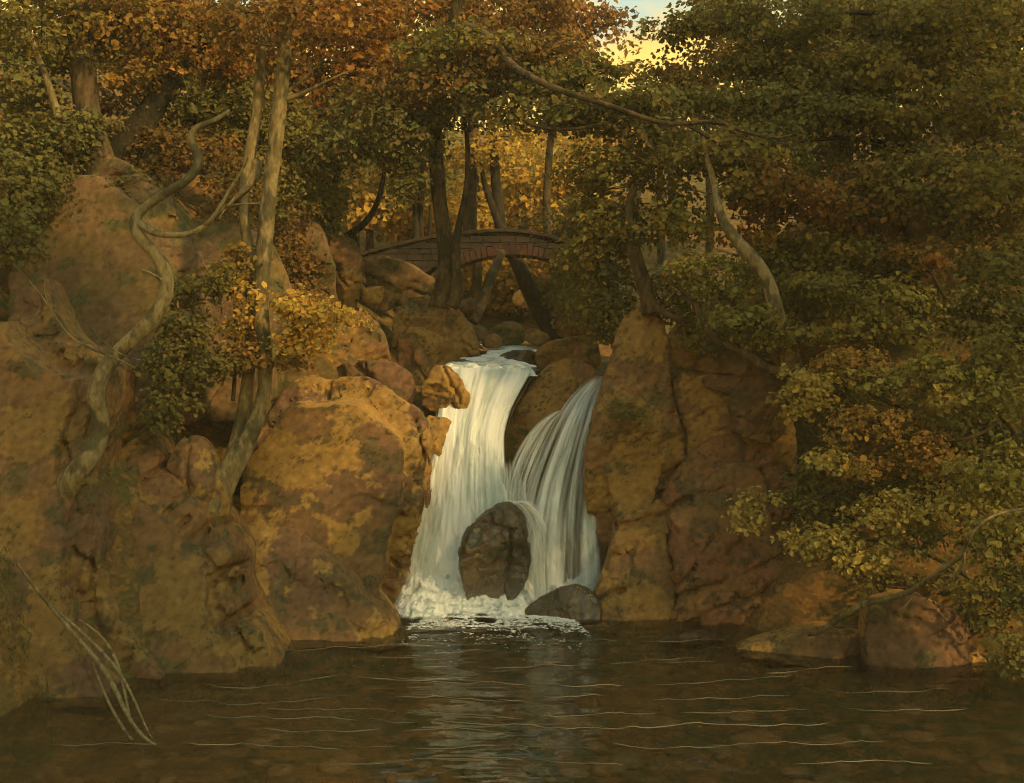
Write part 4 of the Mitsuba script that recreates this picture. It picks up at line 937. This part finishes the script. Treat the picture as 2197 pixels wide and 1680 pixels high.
tree('ash_tree', 'tall olive tree closing the view behind the dark oak', [[(1820, 600, 27, 50), (1810, 400, 27, 44), (1800, 200, 27, 34), (1790, 20, 27, 24)]],
     [(1560, 20, 26.5, 100, 40, 1.2, 'olive'), (1700, 30, 27, 130, 60, 1.4, 'olive'), (1860, 20, 27, 130, 60, 1.4, 'olive'), (2020, 20, 26, 130, 60, 1.4, 'olive'), (2160, 60, 25, 110, 90, 1.3, 'olive'), (1620, 120, 27, 130, 50, 1.2, 'amber', 0.8), (1790, 130, 27, 140, 60, 1.2, 'olive'), (1960, 130, 26, 140, 60, 1.2, 'olive'), (2120, 170, 25, 120, 80, 1.2, 'olive'), (1700, 240, 27, 150, 60, 1.2, 'olive'), (1520, 170, 28, 80, 30, 0.9, 'amber', 0.8)],
     'bark_brown', 295, leaf=0.14, clump=0.42)
tree('elm_tree', 'amber and olive tree filling the canopy above the tall spotted tree', [[(1010, 560, 30, 34), (1010, 380, 30, 28), (1020, 200, 30, 22), (1040, 20, 30, 14)]],
     [(900, 20, 30, 120, 60, 1.3, 'russet'), (1040, 20, 30, 130, 60, 1.4, 'rust'), (1160, 10, 30.5, 90, 40, 1.2, 'rust'), (1000, 110, 30, 120, 50, 1.2, 'russet'), (820, 150, 29, 130, 60, 1.2, 'olive'), (1130, 150, 30, 90, 40, 1.0, 'amber', 0.8), (640, 30, 28, 120, 60, 1.2, 'rust'), (480, 40, 27, 120, 60, 1.2, 'amber'), (300, 20, 26, 120, 50, 1.2, 'amber')],
     'bark_brown', 297, leaf=0.15, clump=0.45)

# shrubs on the far bank, tier over tier
def shrub(name, label, blobs, seed, stems=(), bark='bark_brown', cat='shrub', **k):
    return tree(name, label, [], blobs, bark, seed, cat=cat, limbs=stems, **k)


SH = dict(leaf=0.080, clump=0.24, flat=0.35, cover=0.85)
shrub('shrub', 'olive shrub at the foot of the pale leaning trunk', [(1560, 600, 17.6, 90, 44, 0.6, 'green'), (1480, 570, 17.9, 60, 34, 0.5, 'lime'), (1600, 680, 17.3, 80, 34, 0.5, 'green'), (1680, 720, 17.1, 90, 30, 0.5, 'olive')], 301, [[(1600, 760, 17.6, 12), (1580, 680, 17.6, 9), (1560, 600, 17.6, 5)]], **SH)
shrub('shrub', 'broad rounded green shrub beyond the leaning trunk', [(1900, 650, 17.0, 110, 56, 0.7, 'green'), (1820, 690, 16.9, 80, 44, 0.6, 'olive'), (1960, 720, 16.7, 70, 34, 0.5, 'green'), (1760, 620, 17.4, 70, 40, 0.6, 'olive')], 311, [[(1880, 800, 17.0, 14), (1890, 720, 17.0, 10), (1900, 650, 17.0, 6)]], **SH)
shrub('shrub', 'tuft of rust red leaves glowing against the dark hazel', [(1960, 535, 16.9, 40, 22, 0.4, 'rust'), (1990, 560, 16.8, 34, 16, 0.3, 'rust'), (1930, 560, 16.9, 34, 14, 0.3, 'rust')], 321, [[(2030, 640, 17.1, 9), (2000, 590, 17.0, 7), (1970, 540, 16.9, 4)]], **SH)
shrub('shrub', 'yellow green shrub hanging over the ledge stones', [(1760, 800, 16.5, 80, 30, 0.45, 'lime'), (1740, 850, 16.4, 50, 30, 0.4, 'lime'), (1830, 780, 16.5, 80, 30, 0.5, 'amber'), (1900, 820, 16.2, 90, 34, 0.5, 'green'), (1700, 870, 16.5, 30, 22, 0.3, 'lime')], 331, [[(1960, 900, 16.6, 12), (1880, 850, 16.4, 9), (1780, 820, 16.4, 5)]], **SH)
shrub('shrub', 'green shrub crowding the bank above the amber spray', [(2060, 790, 15.6, 110, 40, 0.6, 'green'), (2000, 850, 15.5, 90, 30, 0.5, 'lime'), (2140, 850, 15.2, 90, 44, 0.6, 'green'), (2160, 760, 15.4, 60, 50, 0.5, 'olive')], 341, [[(2180, 930, 15.6, 14), (2120, 870, 15.5, 10), (2030, 830, 15.5, 5)]], **SH)
shrub('shrub', 'amber leaved spray in the middle of the tiered shrubs', [(1880, 900, 15.8, 90, 30, 0.45, 'amber'), (1840, 935, 15.7, 70, 26, 0.4, 'amber'), (1960, 950, 15.5, 80, 26, 0.4, 'amber'), (1790, 990, 15.7, 60, 26, 0.4, 'lime'), (1850, 1000, 15.6, 60, 22, 0.35, 'amber'), (2010, 990, 15.4, 70, 24, 0.4, 'amber')], 351,
      [[(2140, 905, 15.5, 9), (2080, 938, 15.4, 8), (2000, 945, 15.4, 6), (1900, 930, 15.5, 3)], [(1950, 1020, 15.7, 8), (1880, 1010, 15.6, 6), (1800, 1000, 15.7, 3)]], **SH)
shrub('shrub', 'lone yellow green tuft jutting over the red rock face', [(1640, 1085, 16.3, 64, 30, 0.4, 'lime'), (1690, 1100, 16.2, 60, 28, 0.4, 'green'), (1610, 1110, 16.3, 34, 20, 0.3, 'lime')], 361, [[(1800, 1050, 16.5, 9), (1740, 1075, 16.4, 7), (1650, 1095, 16.3, 4)]], **SH)
shrub('shrub', 'lowest yellow green shrub drooping towards the fallen branch', [(1900, 1110, 15.1, 70, 34, 0.45, 'lime'), (1970, 1090, 14.9, 80, 34, 0.45, 'lime'), (1790, 1160, 15.3, 90, 32, 0.45, 'lime'), (1740, 1165, 15.4, 50, 22, 0.35, 'lime'), (1870, 1190, 15.1, 90, 30, 0.45, 'lime'), (1960, 1160, 14.9, 90, 36, 0.5, 'green'), (1800, 1215, 15.3, 70, 22, 0.35, 'lime')], 371,
      [[(2080, 1240, 15.3, 11), (1990, 1190, 15.2, 9), (1880, 1160, 15.2, 6), (1780, 1170, 15.3, 3)]], **SH)
shrub('shrub', 'green shrub filling the near corner of the bank by the branch tip', [(2130, 1010, 14.4, 90, 50, 0.55, 'green'), (2080, 1080, 14.5, 60, 34, 0.4, 'lime'), (2160, 1130, 14.2, 80, 50, 0.5, 'green'), (2110, 1190, 14.3, 60, 36, 0.4, 'green'), (2190, 1250, 14.2, 60, 60, 0.5, 'moss')], 381, [[(2220, 1330, 14.8, 13), (2170, 1200, 14.6, 10), (2130, 1050, 14.5, 5)]], **SH)
shrub('shrub', 'dark undergrowth in the hollow behind the tiered shrubs', [(1800, 880, 17.4, 90, 60, 0.5, 'moss'), (1760, 1060, 17.2, 70, 80, 0.5, 'moss'), (1950, 1040, 16.8, 160, 70, 0.6, 'moss'), (2060, 930, 16.8, 120, 50, 0.6, 'moss'), (2120, 680, 17.0, 100, 60, 0.7, 'moss'), (2120, 1300, 15.6, 70, 60, 0.5, 'moss'), (1930, 1240, 16.4, 120, 36, 0.4, 'moss'), (2170, 1400, 14.9, 40, 60, 0.4, 'moss')], 391, **SH)

# bushes by the pale pair
BU = dict(leaf=0.088, clump=0.24, flat=0.5)
shrub('bush', 'golden leaved bush glowing beside the pale stems', [(660, 665, 16.7, 56, 30, 0.4, 'gold'), (620, 650, 16.7, 40, 22, 0.3, 'gold'), (735, 668, 16.6, 50, 26, 0.35, 'gold'), (760, 690, 16.6, 34, 18, 0.3, 'gold'), (690, 715, 16.7, 60, 26, 0.4, 'gold'), (640, 730, 16.7, 50, 30, 0.4, 'gold'), (710, 750, 16.8, 40, 18, 0.3, 'gold'), (620, 770, 16.8, 40, 22, 0.3, 'amber')], 401,
      [[(575, 800, 16.8, 10), (620, 740, 16.8, 8), (680, 700, 16.8, 5), (740, 675, 16.8, 3)]], cat='bush', **BU)
shrub('bush', 'amber and olive bush in front of the brown rock face', [(510, 540, 16.9, 44, 40, 0.35, 'amber'), (480, 600, 17.0, 50, 40, 0.4, 'olive'), (530, 620, 16.9, 36, 36, 0.3, 'gold', 0.8), (500, 680, 16.9, 44, 36, 0.4, 'gold', 0.8), (520, 760, 16.9, 36, 46, 0.3, 'amber')], 411, [[(500, 860, 17.0, 9), (505, 740, 17.0, 7), (500, 600, 17.0, 4)]], cat='bush', **BU)
shrub('bush', 'dark bush in the hollow between the twisted tree and the pale stems', [(410, 640, 16.9, 50, 40, 0.4, 'olive'), (400, 710, 16.8, 66, 50, 0.5, 'moss'), (440, 780, 16.8, 70, 40, 0.5, 'moss'), (370, 780, 16.8, 50, 50, 0.4, 'moss'), (360, 870, 16.6, 50, 36, 0.35, 'moss'), (350, 915, 16.5, 24, 18, 0.2, 'olive')], 421, [[(380, 960, 17.0, 9), (390, 850, 16.9, 8), (400, 700, 16.9, 4)]], cat='bush', **BU)
shrub('bush', 'leafy green thicket behind the pale stems', [(660, 400, 23.0, 80, 70, 0.8, 'green'), (640, 310, 23.2, 70, 60, 0.8, 'moss'), (700, 460, 23.4, 50, 40, 0.5, 'green')], 431, cat='bush', leaf=0.11, clump=0.32)
shrub('fern_tuft', 'small dark tuft of ivy on the face of the tan slab', [(1340, 880, 18.2, 40, 26, 0.18, 'moss', 0.8), (1375, 905, 18.1, 24, 14, 0.15, 'olive', 0.7)], 441, cat='plant', leaf=0.05, clump=0.10)

# long grass that hangs over the margin in the near corner
grng = np.random.default_rng(19)
gV, gF = [], []
for i in range(900):
    u, v = grng.uniform(-60, 130), grng.uniform(1180, 1590)
    if u > 20 + 0.28 * (v - 1180):
        continue
    p0 = P(u, v, 14.35 - 0.0008 * (v - 1180) + grng.uniform(-0.12, 0.12))
    L_ = grng.uniform(0.12, 0.34)
    dr_ = np.array([grng.uniform(-0.5, 0.9), grng.uniform(-0.9, -0.1), 0.5]) * L_ * 0.6
    w_ = np.array([grng.uniform(0.004, 0.008), 0, 0])
    p1, p2 = p0 + dr_ * 0.6 + np.array([0, 0, 0.10 * L_]), p0 + dr_ * 1.2 - np.array([0, 0, 0.55 * L_])
    n0 = len(gV) * 5
    gV.append([p0 - w_, p0 + w_, p1 - w_ * 0.8, p1 + w_ * 0.8, p2])
    gF += [[n0, n0 + 1, n0 + 3], [n0, n0 + 3, n0 + 2], [n0 + 2, n0 + 3, n0 + 4]]
gV = np.array(gV).reshape(-1, 3)
gC = np.repeat(np.array(PAL['moss'])[grng.integers(0, 4, len(gV) // 5)] * 1.3, 5, 0)
single('grass', mikit.ply((gV, np.array(gF)), 'leaf', smooth=False, color=gC), 'long green grass hanging over the shadowed margin of the pool', 'grass', kind='stuff')

# undergrowth on the banks
UG = [('dark undergrowth on the bank behind the mossy dome', 'moss', [(120, 290, 19.2, 110, 70, 0.7), (280, 420, 19.4, 70, 50, 0.5), (60, 400, 18.4, 100, 70, 0.7), (20, 520, 17.0, 70, 60, 0.5)]),
      ('brown bracken on the bank behind the twisted tree', 'russet', [(330, 330, 20.2, 90, 60, 0.6), (430, 330, 20.4, 90, 60, 0.6), (470, 430, 20.0, 90, 50, 0.5), (400, 400, 19.8, 60, 40, 0.4), (250, 260, 21, 120, 70, 0.7)]),
      ('olive undergrowth between the leaning trunk and the dark stem', 'olive', [(480, 260, 21.4, 110, 70, 0.8), (560, 380, 21.4, 80, 70, 0.7), (600, 280, 22, 80, 70, 0.7), (380, 140, 22.4, 140, 80, 0.9), (560, 470, 20.6, 60, 40, 0.4)]),
      ('dark scrub at the top of the bank above the hazel', 'moss', [(2130, 520, 18.6, 110, 70, 0.7), (1960, 320, 20.4, 150, 60, 0.9), (1830, 350, 20.6, 140, 50, 0.8), (2150, 330, 19.2, 90, 90, 0.8), (1660, 560, 18.8, 90, 50, 0.5), (1720, 640, 18.2, 80, 50, 0.5)]),
      ('olive scrub on the shoulder of rock beside the bridge end', 'olive', [(1300, 700, 20.6, 40, 40, 0.4), (1440, 640, 19.4, 70, 60, 0.6), (1520, 720, 18.6, 60, 34, 0.4), (1260, 660, 22.5, 50, 60, 0.5)]),
      ('brown tufted growth on the reddish mound', 'russet', [(620, 520, 21.0, 60, 50, 0.3), (660, 600, 21.0, 40, 60, 0.25), (620, 450, 21.8, 70, 30, 0.4)])]
for i, (lb, pal, bl) in enumerate(UG):
    shrub('undergrowth', lb, [(*x, pal) for x in bl], 600 + 11 * i, leaf=0.09, clump=0.28, cover=0.85)

# unseen trees outside the picture, crowns shaped to block sun from pool and banks
def tree_at(label, x, y, z, blobs, seed):
    """Blobs: offsets and radii in metres, palette, cover."""
    s_ = FOC / y
    uv = lambda px, pz, py: (MID + px * FOC / py, HOR - (pz - CAM_H) * FOC / py, py)
    g = float(ground_z(np.array([x]), np.array([y]))[0]) - 0.3
    tr = [(*uv(x, g, y), 0.8 * s_), (*uv(x + 0.1, g + 0.5 * (z - g), y), 0.55 * s_), (*uv(x - 0.2, z, y), 0.3 * s_), (*uv(x, z + 2, y), 0.1 * s_)]
    bl = []
    for dx, dy, dz, r, rz, pal, cov in blobs:
        u, v, d = uv(x + dx, z + dz, y + dy)
        bl.append((u, v, d, r * FOC / d, rz * FOC / d, r, pal, cov))
    tree('unseen_shade_tree', label, [tr], bl, 'bark_brown', seed, leaf=0.26, clump=0.6)


tree_at('tall olive tree beyond the picture edge with its crown shaped to shade the far bank', 15.0, 9.4, 15.5, [(0.0, 0.0, 0.0, 2.2, 1.98, 'olive', 0.8), (-0.11, 1.84, 1.95, 2.0, 1.8, 'olive', 0.6), (0.93, -1.54, -2.44, 2.1, 1.89, 'moss', 0.4)], 701)
tree_at('unseen russet tree on the near bank with its crown shaped to shade the fall', 13.2, 4.3, 13.8, [(0.0, 0.0, 0.0, 2.0, 1.8, 'russet', 0.45), (1.44, 1.39, 0.0, 2.0, 1.8, 'russet', 0.4), (-0.63, 0.65, 1.26, 1.1, 0.99, 'russet', 2.4), (0.29, 1.58, 1.3, 1.1, 0.99, 'russet', 2.0), (-1.43, -0.25, 1.14, 1.0, 0.9, 'russet', 2.4), (-2.21, -1.16, 0.97, 0.9, 0.81, 'russet', 2.0), (0.95, 2.47, 1.54, 1.1, 0.99, 'russet', 1.2), (1.27, -0.88, -2.11, 2.2, 1.98, 'moss', 0.25), (0.62, 2.95, 2.35, 1.1, 0.99, 'russet', 2.0)], 711)
tree_at('unseen dark tree overhanging the near end of the pool to shade its water', 10.3, 1.7, 12.3, [(0.0, 0.0, 0.0, 2.3, 2.07, 'moss', 0.4), (1.05, -1.09, -2.11, 2.2, 1.98, 'olive', 0.3), (-1.83, -1.28, 0.49, 2.0, 1.8, 'olive', 0.5)], 721)
tree_at('unseen tall tree with a broad crown shaped to shade the twisted tree bank', 8.4, 2.0, 16.2, [(0.0, 0.0, 0.0, 2.2, 1.98, 'olive', 0.75), (1.39, 0.86, -0.49, 0.95, 0.85, 'olive', 1.1), (-0.44, -1.56, -1.14, 2.0, 1.8, 'olive', 0.7), (-1.89, 1.09, 2.92, 2.0, 1.8, 'olive', 0.5), (1.12, 1.57, 0.49, 0.7, 0.63, 'olive', 1.1), (-1.95, -1.15, 0.73, 1.7, 1.53, 'olive', 0.9), (-0.83, -2.59, -1.79, 1.7, 1.53, 'olive', 0.8), (1.04, -0.78, -1.79, 1.3, 1.17, 'olive', 0.6), (-3.0, 0.51, 3.41, 1.9, 1.71, 'olive', 0.9), (-1.89, 1.09, 2.92, 1.6, 1.44, 'olive', 0.6)], 731)

tree_at('unseen broad tree added over the water to darken the twisted tree side', -11.5, 10.0, 12.2, [(1.5, 0.5, 0, 2.4, 1.8, 'olive', 1.2), (3.6, 2.6, 1.2, 2.2, 1.6, 'olive', 1.2), (0.5, -2.2, 0.5, 2.2, 1.8, 'russet', 1.2)], 741)  # overhead crown added out of view to darken this edge of the gorge
tree_at('unseen broad tree added over the water to darken the tiered shrubs side', 12.0, 12.0, 12.6, [(-1.6, 0, 0, 2.3, 1.8, 'olive', 0.7), (-3.4, 2.0, 1.4, 2.0, 1.5, 'olive', 0.7)], 751)  # likewise added out of view, dims the edge with the tiered shrubs

# far slope beyond the bridge
frng = np.random.default_rng(77)
FAR = [('golden woodland tree on the far slope beyond the bridge', 'gold'), ('amber woodland tree on the far slope beyond the bridge', 'amber'), ('olive woodland tree on the far slope beyond the bridge', 'olive')]
SPOTS = [(800, 460, 33, 0), (880, 480, 36, 0), (760, 420, 37, 1), (960, 470, 38, 0), (1020, 440, 34, 0), (1120, 440, 36, 0), (1090, 350, 40, 0), (1200, 390, 37, 0), (840, 380, 42, 1), (940, 360, 44, 2), (1250, 330, 42, 0), (1170, 300, 46, 1), 
         (1040, 560, 40, 0), (1120, 590, 38, 0), (1010, 600, 36, 0), (1190, 600, 36, 1), (1230, 510, 32, 2), (700, 380, 36, 2), (620, 300, 34, 2), (1420, 290, 44, 1), (1650, 260, 34, 2), (1520, 220, 42, 2), (1360, 250, 50, 1), (1450, 215, 48, 2), (900, 260, 46, 2), (1050, 220, 50, 1), (760, 250, 42, 2), (600, 160, 40, 2), (1650, 150, 44, 2), (1780, 150, 40, 2), (1780, 260, 36, 2), (480, 100, 36, 2), (300, 80, 32, 2), (150, 60, 30, 2), (1920, 80, 36, 2), (2100, 80, 32, 2)]
for k, (u, v, d, kind) in enumerate(SPOTS):
    lb, pal = FAR[kind]
    c = P(u, v, d)
    gz = float(ground_z(np.array([c[0]]), np.array([c[1]]))[0])
    s_ = FOC / d
    foot = HOR - (gz - 0.3 - CAM_H) * s_
    rr = frng.uniform(1.5, 2.1) * s_
    bl = [(u + frng.uniform(-0.5, 0.5) * rr, v + frng.uniform(-0.4, 0.4) * rr, d + frng.uniform(-0.8, 0.8), rr * frng.uniform(0.5, 0.75), rr * frng.uniform(0.34, 0.5), rr * 0.6 / s_, pal) for _ in range(5)]
    tr = [[(u, max(foot, v + 20), d, 0.34 * s_), (u + frng.uniform(-8, 8), v + 0.3 * rr, d, 0.24 * s_), (u + frng.uniform(-12, 12), v - 0.5 * rr, d, 0.1 * s_)]] if foot > v else [[(u, v + rr, d, 0.3 * s_), (u, v - 0.4 * rr, d, 0.12 * s_)]]
    tree('woodland_tree', lb, tr, bl, 'bark_brown', 500 + 7 * k, group=lb.split(' on ')[0] + 's on the far slope', leaf=0.005 * d, clump=0.55, cover=0.65)
